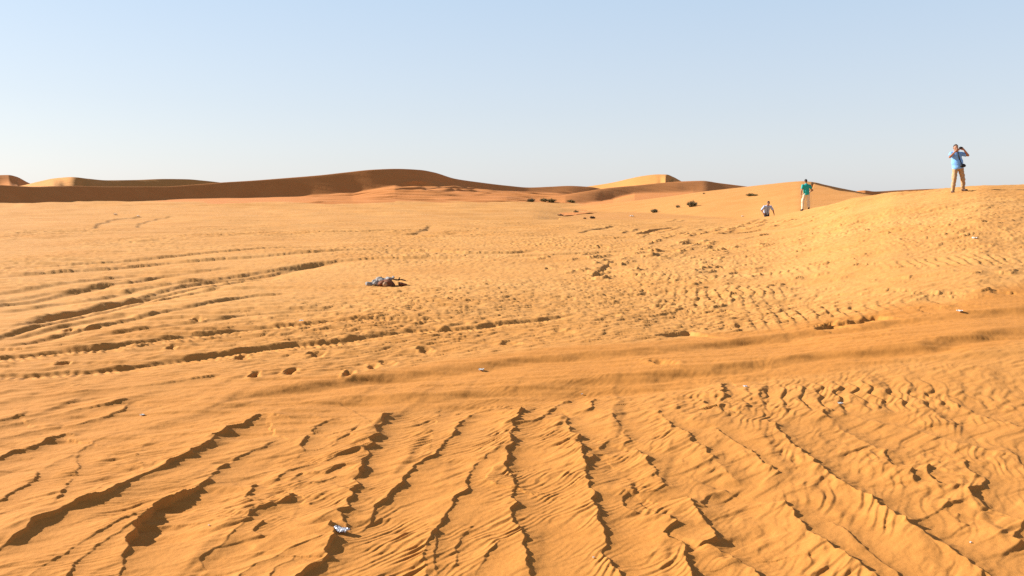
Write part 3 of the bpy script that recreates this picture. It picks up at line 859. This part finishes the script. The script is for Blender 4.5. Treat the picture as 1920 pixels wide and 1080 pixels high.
def person(loc, J, lab, cat, mats, sleeve=.95, trouser_end=.93, hair_back=.0, rot=0., hands=None, shoe_h=.08, loose=1.0, res=.0065):
    """J: joints in local metres. f: facing direction"""
    f = unit(V(*J['face'])); P = {k: V(*v) for k, v in J.items()}
    lo = np.min([v for k, v in P.items() if k not in ('face', 'torso_f')], 0) - V(.16, .16, .10)
    hi = np.max([v for k, v in P.items() if k not in ('face', 'torso_f')], 0) + V(.16, .16, .20)
    tf = unit(P['torso_f']); spine = unit(P['neck'] - P['pelvis'])
    rt = unit(np.cross(tf, spine))                          # side axis
    chest = P['pelvis'] * .30 + P['neck'] * .70; belly = P['pelvis'] * .68 + P['neck'] * .32
    hd = P['head']; hup = unit(V(0, 0, 1) - f * f[2] + 0 * f); hup = unit(hup); hr = unit(np.cross(f, hup))
    B = Sculpt(lo, hi, res)
    B.ell(chest, (.165, .105, .19), .05, right=rt, up=spine)
    B.ell(belly, (.145, .105, .17), .05, right=rt, up=spine)
    B.ell(P['pelvis'], (.155, .11, .12), .05, right=rt, up=spine)
    B.cone(P['neck'] - spine * .05, hd - hup * .05, .062, .054, .03)
    B.ell(hd + hup * .015 - f * .008, (.074, .094, .108), .01, right=hr, up=hup)          # skull
    B.cone(hd + f * .035 - hup * .02, hd + f * .055 - hup * .088, .052, .030, .03)            # jaw
    B.cone(hd + f * .088 + hup * .018, hd + f * .112 - hup * .022, .010, .015, .012)          # nose
    B.cone(hd + f * .083 + hup * .034 - hr * .034, hd + f * .083 + hup * .034 + hr * .034, .011, .011, .01)   # brow
    B.cone(hd + f * .092 - hup * .052 - hr * .018, hd + f * .092 - hup * .052 + hr * .018, .009, .009, .006)  # lips
    for s in (-1, 1):
        B.ell(hd + hr * s * .078 - hup * .005 - f * .005, (.010, .020, .032), .006, right=hr, up=hup)         # ears
        B.ell(hd + hr * s * .031 + f * .092 + hup * .014, (.014, .010, .010), 0, right=hr, up=hup, cut=True)  # sockets
    for s, n in ((-1, 'l'), (1, 'r')):
        sh, el, wr = P['sh_' + n], P['el_' + n], P['wr_' + n]
        hp, kn, an, to = P['hip_' + n], P['knee_' + n], P['ank_' + n], P['toe_' + n]
        B.cone(P['neck'] - spine * .03, sh, .055, .06, .04)
        B.cone(sh, el, .054, .040, .03); B.cone(el, wr, .041, .027, .015)
        B.cone(hp, kn, .085, .056, .03); B.cone(kn, an, .056, .038, .02)
        B.cone(kn * .72 + an * .28 + unit(np.cross(to - an, V(0, 0, 1)))*0, an, .05, .036, .02)
        B.cone(an - V(0, 0, .02), to, .042, .032, .02)
        h = hands[n]
        hand(B, wr, V(*h[0]), V(*h[1]), V(*h[2]), h[3])
    body = B.mesh('person', mats['skin'])
    body.location = loc; body.rotation_euler[2] = rot
    tag(body, lab, cat)
    # hair
    H = Sculpt(hd - .2, hd + .2, .006)
    H.ell(hd + hup * .025 - f * .014, (.081, .098, .108), .01, right=hr, up=hup)
    H.clip(hd + hup * .055 + f * .03, f * .62 - hup * .78)      # hairline above the face
    H.clip(hd - hup * .055, -hup)
    H.folds(.010, 45, 5)
    H.mesh('hair', mats['hair'], body)
    for s in (-1, 1):
        E = Sculpt(hd - .2, hd + .2, .004)
        E.ell(hd + hr * s * .031 + f * .083 + hup * .014, (.011, .011, .008), 0, right=hr, up=hup)
        E.mesh('eye', EYE, body)
    # shirt
    S = Sculpt(lo, hi, .0075)
    S.ell(chest, (.185, .125, .205), .05, right=rt, up=spine)
    S.ell(belly, (.172 * loose, .128 * loose, .18), .05, right=rt, up=spine)
    S.cone(belly - spine * .02, P['pelvis'] - spine * .03, .135 * loose, .150 * loose, .06)
    S.ell(P['pelvis'] - spine * .01, (.178 * loose, .132 * loose, .14), .04, right=rt, up=spine)
    S.cone(P['neck'] - spine * .04, P['neck'] + spine * .012, .075, .068, .03)
    for n in 'lr':
        sh, el = P['sh_' + n], P['el_' + n]
        S.cone(P['neck'] - spine * .035, sh, .062, .070, .04)
        e = sh + (el - sh) * sleeve
        S.cone(sh, e + (e - sh) * .1, .070, .062 * (1 + .1 * loose), .03)
    S.folds(.016, 9, 40 + int(lo[0] * 100) % 7, .6)
    for n in 'lr':
        sh, el = P['sh_' + n], P['el_' + n]
        e = sh + (el - sh) * sleeve
        S.clip_local(e + unit(el - sh) * .06, unit(el - sh) * 1.0, .001)
        # cuff: flat end
        dirn = unit(el - sh)
        sl, Q = S._box(e - .12, e + .12, 0)
        d = [Q[i] - e[i] for i in range(3)]
        along = d[0] * dirn[0] + d[1] * dirn[1] + d[2] * dirn[2]
        rad = np.sqrt(np.maximum(sum(v * v for v in d) - along ** 2, 0))
        S.f[sl] = np.where((along > 0) & (rad < .1), np.maximum(S.f[sl], along), S.f[sl])
    S.clip(P['pelvis'] - spine * .075, -spine)
    S.clip(P['neck'] + spine * .03 + tf * .03, spine * .85 + tf * .5)
    shirt = S.mesh(mats['shirt_name'], mats['shirt'], body)
    # trousers
    Tr = Sculpt(lo, hi, .0075)
    Tr.ell(P['pelvis'], (.168, .122, .13), .05, right=rt, up=spine)
    for n in 'lr':
        hp, kn, an = P['hip_' + n], P['knee_' + n], P['ank_' + n]
        e = kn + (an - kn) * trouser_end
        Tr.cone(hp, kn, .100, .076, .035); Tr.cone(kn, e, .076, .066, .03)
    Tr.folds(.020, 11, 60, .5)
    Tr.mesh('trousers', mats['trousers'], body)
    for n in 'lr':
        an, to = P['ank_' + n], P['toe_' + n]
        K = Sculpt(np.minimum(an, to) - .14, np.maximum(an, to) + .14, .006)
        K.cone(an - V(0, 0, .03), to, .050, .040, .03); K.cone(an + V(0, 0, .01), an - V(0, 0, .03), .048, .052, .02)
        K.clip((an + V(0, 0, shoe_h - .05)), V(0, 0, 1))
        K.clip(V(0, 0, min(an[2] - .075, to[2] - .036)), V(0, 0, -1))
        K.mesh('shoe', mats['shoe'], body)
    return body, P, rt, spine, tf


# --- man photographing, on the crest of the right hill
def ground_at_depth(u, Y):
    s = float(s_of(u)); x = s * Y
    return x, Y, gz(x, Y)

x1, y1, z1 = ground_at_depth(1792.5, 32.4)
lz = gz(x1 - .12, y1) - z1; rz = gz(x1 + .27, y1 + .06) - z1
J1 = dict(face=(-.10, -1, -.08), torso_f=(.05, -1, 0), head=(-.125, -.06, 1.60), neck=(-.085, -.01, 1.44), pelvis=(.015, 0, .93),
          sh_l=(-.245, .0, 1.385), el_l=(-.37, -.16, 1.27), wr_l=(-.19, -.235, 1.49),
          sh_r=(.10, .0, 1.395), el_r=(.28, -.16, 1.33), wr_r=(.075, -.24, 1.535),
          hip_l=(-.075, 0, .90), knee_l=(-.115, -.05, .50), ank_l=(-.125, .0, .085 + lz), toe_l=(-.165, -.15, .036 + lz),
          hip_r=(.105, 0, .90), knee_r=(.205, -.03, .49), ank_r=(.275, .06, .085 + rz), toe_r=(.34, -.08, .036 + rz))
hands1 = {'l': ((.75, -.1, .35), (.25, 1, .2), (0, 0, 1), .55), 'r': ((-.9, -.05, .25), (-.25, 1, .2), (0, 0, 1), .55)}
p1, P1, rt1, sp1, tf1 = person((x1, y1, z1 - .012), J1,
    'man in light blue shirt and khaki trousers on the hill crest photographing with raised arms', 'person',
    dict(skin=SKIN, hair=HAIR_G, shirt=LIGHT_BLUE, trousers=KHAKI, shoe=LEATHER, shirt_name='shirt'), hands=hands1, loose=1.16, sleeve=.8)
# bag strap and pouch
Sb = Sculpt((-.4, -.4, .7), (.4, .4, 1.6), .0065)
pts = [V(-.06, -.105, 1.44), V(-.05, -.150, 1.32), V(-.01, -.165, 1.18), V(.05, -.165, 1.05), V(.075, -.17, .97)]
for a, b in zip(pts[:-1], pts[1:]): Sb.cone(a, b, .016, .016, .004)
Sb.mesh('bag_strap', BLACK, p1)
Sb = Sculpt((-.2, -.4, .7), (.4, .2, 1.2), .007)
Sb.ell((.10, -.195, .965), (.085, .05, .065), .01); Sb.cone((.05, -.20, .955), (.15, -.20, .955), .05, .05, .02)
Sb.mesh('waist_bag', BLACK, p1)
# camera in his hands: a thing of its own
def box_bm(bm, c, h, bev=.004):
    import bmesh
    g = bmesh.ops.create_cube(bm, size=1)
    for v in g['verts']:
        v.co.x = v.co.x * h[0] * 2 + c[0]; v.co.y = v.co.y * h[1] * 2 + c[1]; v.co.z = v.co.z * h[2] * 2 + c[2]
    es = list({e for v in g['verts'] for e in v.link_edges})
    if bev: bmesh.ops.bevel(bm, geom=es, offset=bev, segments=2, affect='EDGES')

def bm_obj(name, build, mat, parent=None):
    import bmesh
    bm = bmesh.new(); build(bm)
    me = bpy.data.meshes.new(name); bm.to_mesh(me); bm.free()
    me.materials.append(mat)
    return link(bpy.data.objects.new(name, me), parent)

import bmesh
from mathutils import Matrix, Vector
cam_thing = bm_obj('camera', lambda bm: (box_bm(bm, (0, 0, 0), (.055, .016, .034)), box_bm(bm, (.0, 0, .036), (.02, .013, .008), .003)), METAL)
cam_thing.location = (x1 - .055, y1 - .285, z1 + 1.575)
cam_thing.rotation_euler = (0, 0, -.1)
tag(cam_thing, 'small dark camera held at the face of the man on the hill', 'camera')
def lens(bm):
    bmesh.ops.create_cone(bm, cap_ends=True, segments=24, radius1=.024, radius2=.021, depth=.03, matrix=Matrix.Translation((0, -.03, 0)) @ Matrix.Rotation(math.pi / 2, 4, 'X'))
bm_obj('lens', lens, BLACK, cam_thing)

# --- man in teal, seen from behind
x2, y2, z2 = ground_at_depth(1511, 50.6)
lz = gz(x2 - .16, y2) - z2; rz = gz(x2 + .17, y2) - z2
J2 = dict(face=(.05, 1, -.12), torso_f=(0, 1, 0), head=(-.015, .05, 1.625), neck=(0, .01, 1.45), pelvis=(.02, 0, .93),
          sh_l=(-.19, 0, 1.38), el_l=(-.255, -.02, 1.10), wr_l=(-.265, .04, .86),
          sh_r=(.195, 0, 1.37), el_r=(.37, .0, 1.12), wr_r=(.245, .16, 1.02),
          hip_l=(-.075, 0, .90), knee_l=(-.15, .03, .49), ank_l=(-.17, -.02, .085 + lz), toe_l=(-.20, .14, .036 + lz),
          hip_r=(.115, 0, .90), knee_r=(.16, .03, .49), ank_r=(.185, -.02, .085 + rz), toe_r=(.22, .14, .036 + rz))
hands2 = {'l': ((-.02, .15, -1), (1, .1, 0), (0, 1, 0), .35), 'r': ((-.85, .35, -.2), (-.2, -1, 0), (0, 0, 1), .4)}
p2, *_ = person((x2, y2, z2 - .012), J2, 'man in teal shirt and cream trousers standing on the ridge with his back turned', 'person',
    dict(skin=SKIN, hair=HAIR, shirt=TEAL, trousers=CREAM, shoe=NAVY, shirt_name='shirt'), hands=hands2, loose=.98, sleeve=.62, trouser_end=.84)

# --- man climbing up behind the edge
Y3 = 55.0
s3 = float(ray(1437, 403)[0]); x3 = s3 * Y3
z3 = HCAM + float(ray(1437, 377)[1]) * Y3 - 1.60
g3 = gz(x3, Y3)
print('climber feet', z3, 'ground there', g3)
def climb_leg(dx, dy):
    return gz(x3 + dx, Y3 + dy) - z3
kl, kr = climb_leg(-.12, -.25), climb_leg(.12, .22)
J3 = dict(face=(.02, -1, -.45), torso_f=(0, -1, -.42), head=(.02, -.30, 1.475), neck=(0, -.20, 1.31), pelvis=(0, .05, .86),
          sh_l=(-.20, -.18, 1.25), el_l=(-.34, -.06, 1.02), wr_l=(-.235, -.20, .86),
          sh_r=(.20, -.18, 1.25), el_r=(.36, -.15, 1.03), wr_r=(.40, -.26, .80),
          hip_l=(-.09, .05, .83), knee_l=(-.12, -.26, .50 + .5 * kl), ank_l=(-.12, -.22, .085 + kl), toe_l=(-.14, -.38, .045 + kl),
          hip_r=(.09, .05, .83), knee_r=(.12, .0, .45 + .5 * kr), ank_r=(.12, .24, .085 + kr), toe_r=(.13, .10, .05 + kr))
hands3 = {'l': ((.6, -.5, -.6), (.6, .5, 0), (0, -1, 0), .45), 'r': ((.05, -.25, -1), (-1, .1, 0), (0, -1, 0), .3)}
p3, *_ = person((x3, Y3, z3), J3, 'dark haired man in pale shirt climbing up from behind the sand edge', 'person',
    dict(skin=SKIN_TAN, hair=HAIR, shirt=PALE_BLUE, trousers=NAVY, shoe=LEATHER, shirt_name='shirt'), hands=hands3, sleeve=.85)
# button band
Sb = Sculpt((-.2, -.6, .7), (.2, .3, 1.4), .007)
for i in range(9):
    a = V(.0, -.285, 1.27) + (V(0, -.115, .84) - V(0, -.285, 1.27)) * i / 9
    b = V(.0, -.285, 1.27) + (V(0, -.115, .84) - V(0, -.285, 1.27)) * (i + .6) / 9
    Sb.cone(a + V(0, -.045, -.01), b + V(0, -.045, -.01), .011, .011, .0)
Sb.mesh('button_band', NAVY, p3)
print('people', round(time.time() - T0, 1), 's')

# ------------------------------------------------------------------ debris bundle
GREY = cloth_mat('weathered_grey_sheet', (.26, .235, .22), .9, .25, 14)
CHAR = cloth_mat('dark_grey_cord', (.04, .03, .024), .9, .2, 30)
RUST = cloth_mat('reddish_brown_lump', (.17, .065, .032), .95, .3, 18)
PALEB = cloth_mat('pale_brown_patch', (.34, .21, .12), .95, .15, 18)
xd, yd, zd = at(722, 537)
px = yd / FPX
root = bpy.data.objects.new('debris_bundle', None); link(root); root.location = (xd, yd, zd); root.empty_display_size = .2
tag(root, 'crumpled grey sheet over a reddish brown lump lying alone on the plain', 'debris')
Sd = Sculpt((-.5, -.3, -.1), (.5, .4, .35), .007)
Sd.cone((-.33, .02, .045), (-.12, .04, .05), .028, .032, .02); Sd.cone((-.33, -.02, .035), (-.14, .0, .04), .022, .026, .02)
Sd.ell((-.06, .07, .10), (.15, .10, .045), .03, up=(.15, -.1, 1)); Sd.ell((.05, .06, .125), (.11, .10, .035), .03, up=(-.25, 0, 1))
Sd.ell((-.17, .08, .06), (.10, .10, .04), .03)
Sd.folds(.030, 14, 3, .6); Sd.folds(.012, 40, 9)
Sd.mesh('sheet', GREY, root)
Sd = Sculpt((-.4, -.3, -.15), (.5, .3, .3), .007)
Sd.ell((.055, -.02, .05), (.10, .11, .085), .02); Sd.ell((-.05, .0, .045), (.08, .10, .065), .03); Sd.cone((.1, .02, .06), (.13, .02, .02), .06, .05, .03)
Sd.folds(.028, 12, 13, .2); Sd.folds(.010, 34, 14)
Sd.mesh('lump', RUST, root)
Sd = Sculpt((-.2, -.3, -.1), (.3, .2, .3), .006)
Sd.ell((.022, -.115, .045), (.042, .03, .055), .01); Sd.folds(.012, 20, 15)
Sd.mesh('patch', PALEB, root)
Sd = Sculpt((-.1, -.2, -.05), (.6, .3, .3), .006)
for a, b in (((.10, .08, .13), (.2, .08, .11)), ((.2, .08, .11), (.30, .06, .115)), ((.24, .07, .11), (.26, .07, .15)), ((.3, .06, .115), (.37, .04, .10))):
    Sd.cone(a, b, .013, .010, .01)
Sd.cone((-.06, .1, .13), (-.09, .1, .185), .008, .005, .004)
Sd.mesh('stick', CHAR, root)
Sd = Sculpt((.15, -.25, -.1), (.6, .25, .2), .007)
Sd.ell((.31, -.01, .035), (.06, .05, .04), .02, up=(.4, 0, 1)); Sd.ell((.36, -.03, .03), (.04, .04, .03), .02); Sd.folds(.025, 18, 17)
Sd.mesh('fragment', RUST, root)

# ------------------------------------------------------------------ litter
PAPER = cloth_mat('white_paper', (.55, .53, .50), .6, .06, 40)
FOIL = cloth_mat('crumpled_white_film', (.42, .42, .46), .25, .25, 60)


def scrap(u, v, w, h, label, mat=PAPER, seed=0, rot=0., curl=.4, thick=.003, y1=70, pos=None):
    """a crumpled sheet w wide and h deep lying on the sand"""
    X0, Y0, Z0 = pos if pos else at(u, v, y1=y1)
    n, m = 17, 11
    a = np.linspace(-.5, .5, n); b = np.linspace(-.5, .5, m)
    A, Bq = np.meshgrid(a, b)
    A2 = A + .10 * pn(Bq * 3, A * 3, 200 + seed); B2 = Bq * (1 - .5 * np.abs(A) ** 1.5) + .25 * pn(A * 2, Bq * 2, 230 + seed) + curl * A * A
    Zs = .38 * np.abs(pn(A * 4, Bq * 4, 260 + seed)) + .25 * np.abs(pn(A * 9, Bq * 9, 270 + seed)) + curl * .4 * np.abs(Bq) + .04
    X = A2 * w; Y = B2 * h; Z = Zs * min(w, h) * 1.1 + .004
    ca, sa = math.cos(rot), math.sin(rot)
    X, Y = X * ca - Y * sa, X * sa + Y * ca
    top = np.stack([X, Y, Z], -1).reshape(-1, 3); bot = top - V(0, 0, thick)
    co = np.concatenate([top, bot])
    idx = np.arange(n * m).reshape(m, n)
    q = [np.stack([idx[:-1, :-1], idx[:-1, 1:], idx[1:, 1:], idx[1:, :-1]], -1).reshape(-1, 4)]
    q.append(q[0][:, ::-1] + n * m)
    edge = np.concatenate([idx[0, :], idx[1:, -1], idx[-1, -2::-1], idx[-2:0:-1, 0]])
    e2 = np.roll(edge, -1)
    q.append(np.stack([edge, edge + n * m, e2 + n * m, e2], -1))
    o = raw_mesh('litter_scrap', co, np.concatenate(q), mat, smooth=False)
    o.location = (X0, Y0, Z0)
    link(o); tag(o, label, 'litter', 'white litter scraps lying on the sand')
    return o


wrapper = scrap(640, 998, .082, .050, 'crumpled whitish plastic wrapper at a hollow in the nearest sand', FOIL, 1, -.5, -.35)
wrapper.location.z += .008; wrapper.name = 'plastic_wrapper'
scrap(1800, 586, .065, .06, 'curved white scrap on the sand below the man on the hill', PAPER, 2, .7, .7)
scrap(1828, 448, .10, .09, 'white scrap on the hillside at the right edge', PAPER, 3, .3)
scrap(903, 696, .05, .05, 'white scrap lying in the middle of the wide track', PAPER, 4, .2)
scrap(267, 780, .028, .03, 'dull white scrap at the left end of the wide track', PAPER, 5, 1.0)
scrap(1576, 758, .035, .03, 'small white scrap below the printed ripple patch', PAPER, 6, .1)
scrap(1398, 726, .03, .035, 'pale small scrap at the left end of the printed ripples', FOIL, 7, .1)
scrap(1092, 742, .012, .012, 'thin white splinter standing in sand just below the wide track', PAPER, 8, 1.3, 2.5)
scrap(216, 403, .24, .3, 'white scrap far out on the plain, left of its neighbour', PAPER, 9, .1, y1=95)
scrap(259, 406, .2, .3, 'pale scrap far out on the plain, right of its neighbour', PAPER, 10, .5, y1=95)
scrap(565, 605, .05, .05, 'tiny white scrap above the rut with tread prints', PAPER, 11, .5)
scrap(392, 986, .007, .008, 'tiny white fleck in the smooth hollow right of the dark pit', PAPER, 12, .5)
scrap(1113, 1047, .007, .007, 'tiny white fleck on rippled sand at bottom centre', PAPER, 13, .5)
scrap(1820, 1019, .010, .008, 'tiny white fleck on the sand in the lower right corner', PAPER, 14, .5)
F_ = 5; C_ = 2; E_ = 4
scrap(1185, 407, .35, .4, 'whitish scrap on the valley floor below the green bushes', PAPER, 15, .3, pos=at_dune(1185, 407, F_))
scrap(1394, 410, .22, .22, 'pale scrap at the valley foot left of the climbing man', PAPER, 16, .3, pos=at_dune(1394, 408, F_))

# ------------------------------------------------------------------ shrubs
def leaf_mat(name, col):
    m, nt, b = new_mat(name)
    N, K = nt.nodes.new, nt.links.new
    g = N('ShaderNodeTexCoord'); n = N('ShaderNodeTexNoise'); n.inputs['Scale'].default_value = 5
    K(g.outputs['Object'], n.inputs['Vector'])
    mv = N('ShaderNodeMapRange'); mv.inputs[1].default_value = .3; mv.inputs[2].default_value = .7; mv.inputs[3].default_value = .6; mv.inputs[4].default_value = 1.35
    hs = N('ShaderNodeHueSaturation'); hs.inputs['Color'].default_value = (*col, 1)
    K(n.outputs[0], mv.inputs[0]); K(mv.outputs[0], hs.inputs['Value']); K(hs.outputs[0], b.inputs['Base Color'])
    b.inputs['Roughness'].default_value = .8
    return m
GREEN = leaf_mat('grey_green_leaves', (.095, .08, .034)); STRAW = leaf_mat('yellow_green_blades', (.15, .115, .034)); TWIG = leaf_mat('dry_twigs', (.06, .03, .016))


def shrub(pos, w, h, mat, label, seed, blades=260, flat_=False):
    r = np.random.RandomState(seed)
    co, fa = [], []
    def blade(a, b, wd):
        side = unit(np.cross(b - a, r.randn(3))) * wd
        i = len(co); co.extend([a - side, a + side, b + side * .35, b - side * .35]); fa.append((i, i + 1, i + 2, i + 3))
    for _ in range(blades):
        th = r.rand() * 2 * math.pi; q = r.rand() ** .6
        base = V(math.cos(th) * q * w * .28, math.sin(th) * q * w * .28, 0)
        lean = V(math.cos(th), math.sin(th), 0) * q
        ln = h * (.55 + .6 * r.rand()) * (1 - .35 * q)
        mid = base + lean * w * .15 + V(0, 0, ln * .6)
        tip = base + lean * w * .34 + V(0, 0, ln) + r.randn(3) * w * .04
        blade(base, mid, w * .012); blade(mid, tip, w * .014)
        for _k in range(3):
            s = mid + (tip - mid) * r.rand(); blade(s, s + unit(r.randn(3) + V(0, 0, .4)) * w * .09, w * .018)
    o = raw_mesh('shrub', np.array(co), np.array(fa), mat, smooth=False)
    o.location = (pos[0], pos[1], pos[2] - .04)
    link(o); tag(o, label, 'shrub', 'desert shrubs scattered in the valley')
    return o


for i, (u, v, wpx, hpx, d, mat, lab) in enumerate([
        (1298, 388, 15, 11, F_, GREEN, 'darkest roundest shrub on the flank of the broad pale dune'),
        (1407, 368, 12, 5, F_, STRAW, 'wide yellow green grass tuft high on the broad pale dune'),
        (1417, 368, 8, 4, F_, STRAW, 'short straw coloured tuft touching the wide tuft'),
        (1228, 399, 11, 7, F_, GREEN, 'grey green shrub low in the valley under the dark round shrub'),
        (1271, 390, 7, 6, F_, GREEN, 'small shrub between the round shrub and the grey green shrub'),
        (1320, 364, 4, 3, F_, GREEN, 'tiny shrub speck on the upper left flank of the broad pale dune'),
        (1111, 410, 9, 5, F_, TWIG, 'right of two low brown tufts at the valley edge'),
        (1096, 411, 5, 4, F_, TWIG, 'left of two low brown tufts at the valley edge'),
        (996, 411, 12, 6, C_, GREEN, 'dark low shrub at the left end of the valley edge'),
        (959, 408, 7, 4, C_, TWIG, 'small brown tuft left of the dark low shrub'),
        (1035, 403, 7, 5, F_, GREEN, 'small dark tuft above the dark low shrub'),
        (1052, 406, 9, 5, F_, TWIG, 'brown tuft on a small sand mound in the valley'),
        (1080, 400, 8, 6, F_, GREEN, 'green tuft at the upper right of the small sand mounds'),
        (1020, 378, 12, 6, C_, STRAW, 'left yellow green tuft on the pale mound under the long dune'),
        (1034, 379, 14, 6, C_, STRAW, 'middle yellow green tuft on the pale mound under the long dune'),
        (1070, 381, 13, 6, C_, STRAW, 'right yellow green tuft on the pale mound under the long dune')]):
    p = at_dune(u, v, d)
    k = p[1] / FPX
    shrub(p, wpx * k * 1.15, hpx * k * 1.1, mat, lab, 300 + i, blades=220 if wpx > 8 else 120)
print('plants', round(time.time() - T0, 1), 's')

# ------------------------------------------------------------------ light, sky, camera
world = bpy.data.worlds.new('World'); scene.world = world
world.use_nodes = True
nt = world.node_tree
bg = nt.nodes['Background']
sky = nt.nodes.new('ShaderNodeTexSky'); sky.sky_type = 'NISHITA'
sky.sun_disc = False
sky.sun_elevation = SUN_EL
sky.sun_rotation = math.atan2(SUN_DIR[0], SUN_DIR[1])
sky.altitude = 0; sky.air_density = 1.0; sky.dust_density = 0.7; sky.ozone_density = 1.0
hsv = nt.nodes.new('ShaderNodeHueSaturation'); hsv.inputs['Saturation'].default_value = .7
nt.links.new(sky.outputs[0], hsv.inputs['Color'])
# pale dust veil in the lower sky, thinning towards the zenith
tcw = nt.nodes.new('ShaderNodeTexCoord'); sep = nt.nodes.new('ShaderNodeSeparateXYZ')
nt.links.new(tcw.outputs['Generated'], sep.inputs[0])
cr = nt.nodes.new('ShaderNodeValToRGB')
nt.links.new(sep.outputs[2], cr.inputs[0])
e = cr.color_ramp.elements
e[0].position = 0.0; e[0].color = (.82, .845, .90, 1)
e[1].position = .8; e[1].color = (.19, .20, .24, 1)
m_ = cr.color_ramp.elements.new(.23); m_.color = (.58, .77, 1.0, 1)
scl = nt.nodes.new('ShaderNodeVectorMath'); scl.operation = 'SCALE'; scl.inputs['Scale'].default_value = 7.35
nt.links.new(cr.outputs[0], scl.inputs[0])
mx = nt.nodes.new('ShaderNodeMix'); mx.data_type = 'RGBA'; mx.inputs[0].default_value = .65
nt.links.new(hsv.outputs[0], mx.inputs[6]); nt.links.new(scl.outputs[0], mx.inputs[7])
nt.links.new(mx.outputs[2], bg.inputs[0])
bg.inputs[1].default_value = .06
sd = bpy.data.lights.new('sun', 'SUN'); sd.energy = 5.0; sd.angle = math.radians(.5); sd.color = (1.0, .965, .90)
so = bpy.data.objects.new('sun', sd); link(so)
so.rotation_euler = Vector(tuple(SUN_DIR)).to_track_quat('Z', 'Y').to_euler()
so.location = (-40, 10, 30)
cd = bpy.data.cameras.new('viewpoint'); cd.sensor_width = 36; cd.lens = FPX / 1920 * 36
cd.clip_start = .05; cd.clip_end = 20000
co_ = bpy.data.objects.new('viewpoint', cd); link(co_)
co_.location = (0, 0, HCAM); co_.rotation_euler = (math.pi / 2 - PITCH, 0, 0)
scene.camera = co_
vs = scene.view_settings
scene.display_settings.display_device = 'sRGB'
vs.view_transform = 'Standard'; vs.look = 'None'; vs.gamma = 1; vs.use_curve_mapping = False
vs.exposure = 1.18
scene.cycles.max_bounces = 6
scene.cycles.use_denoising = False
print('done', round(time.time() - T0, 1), 's')
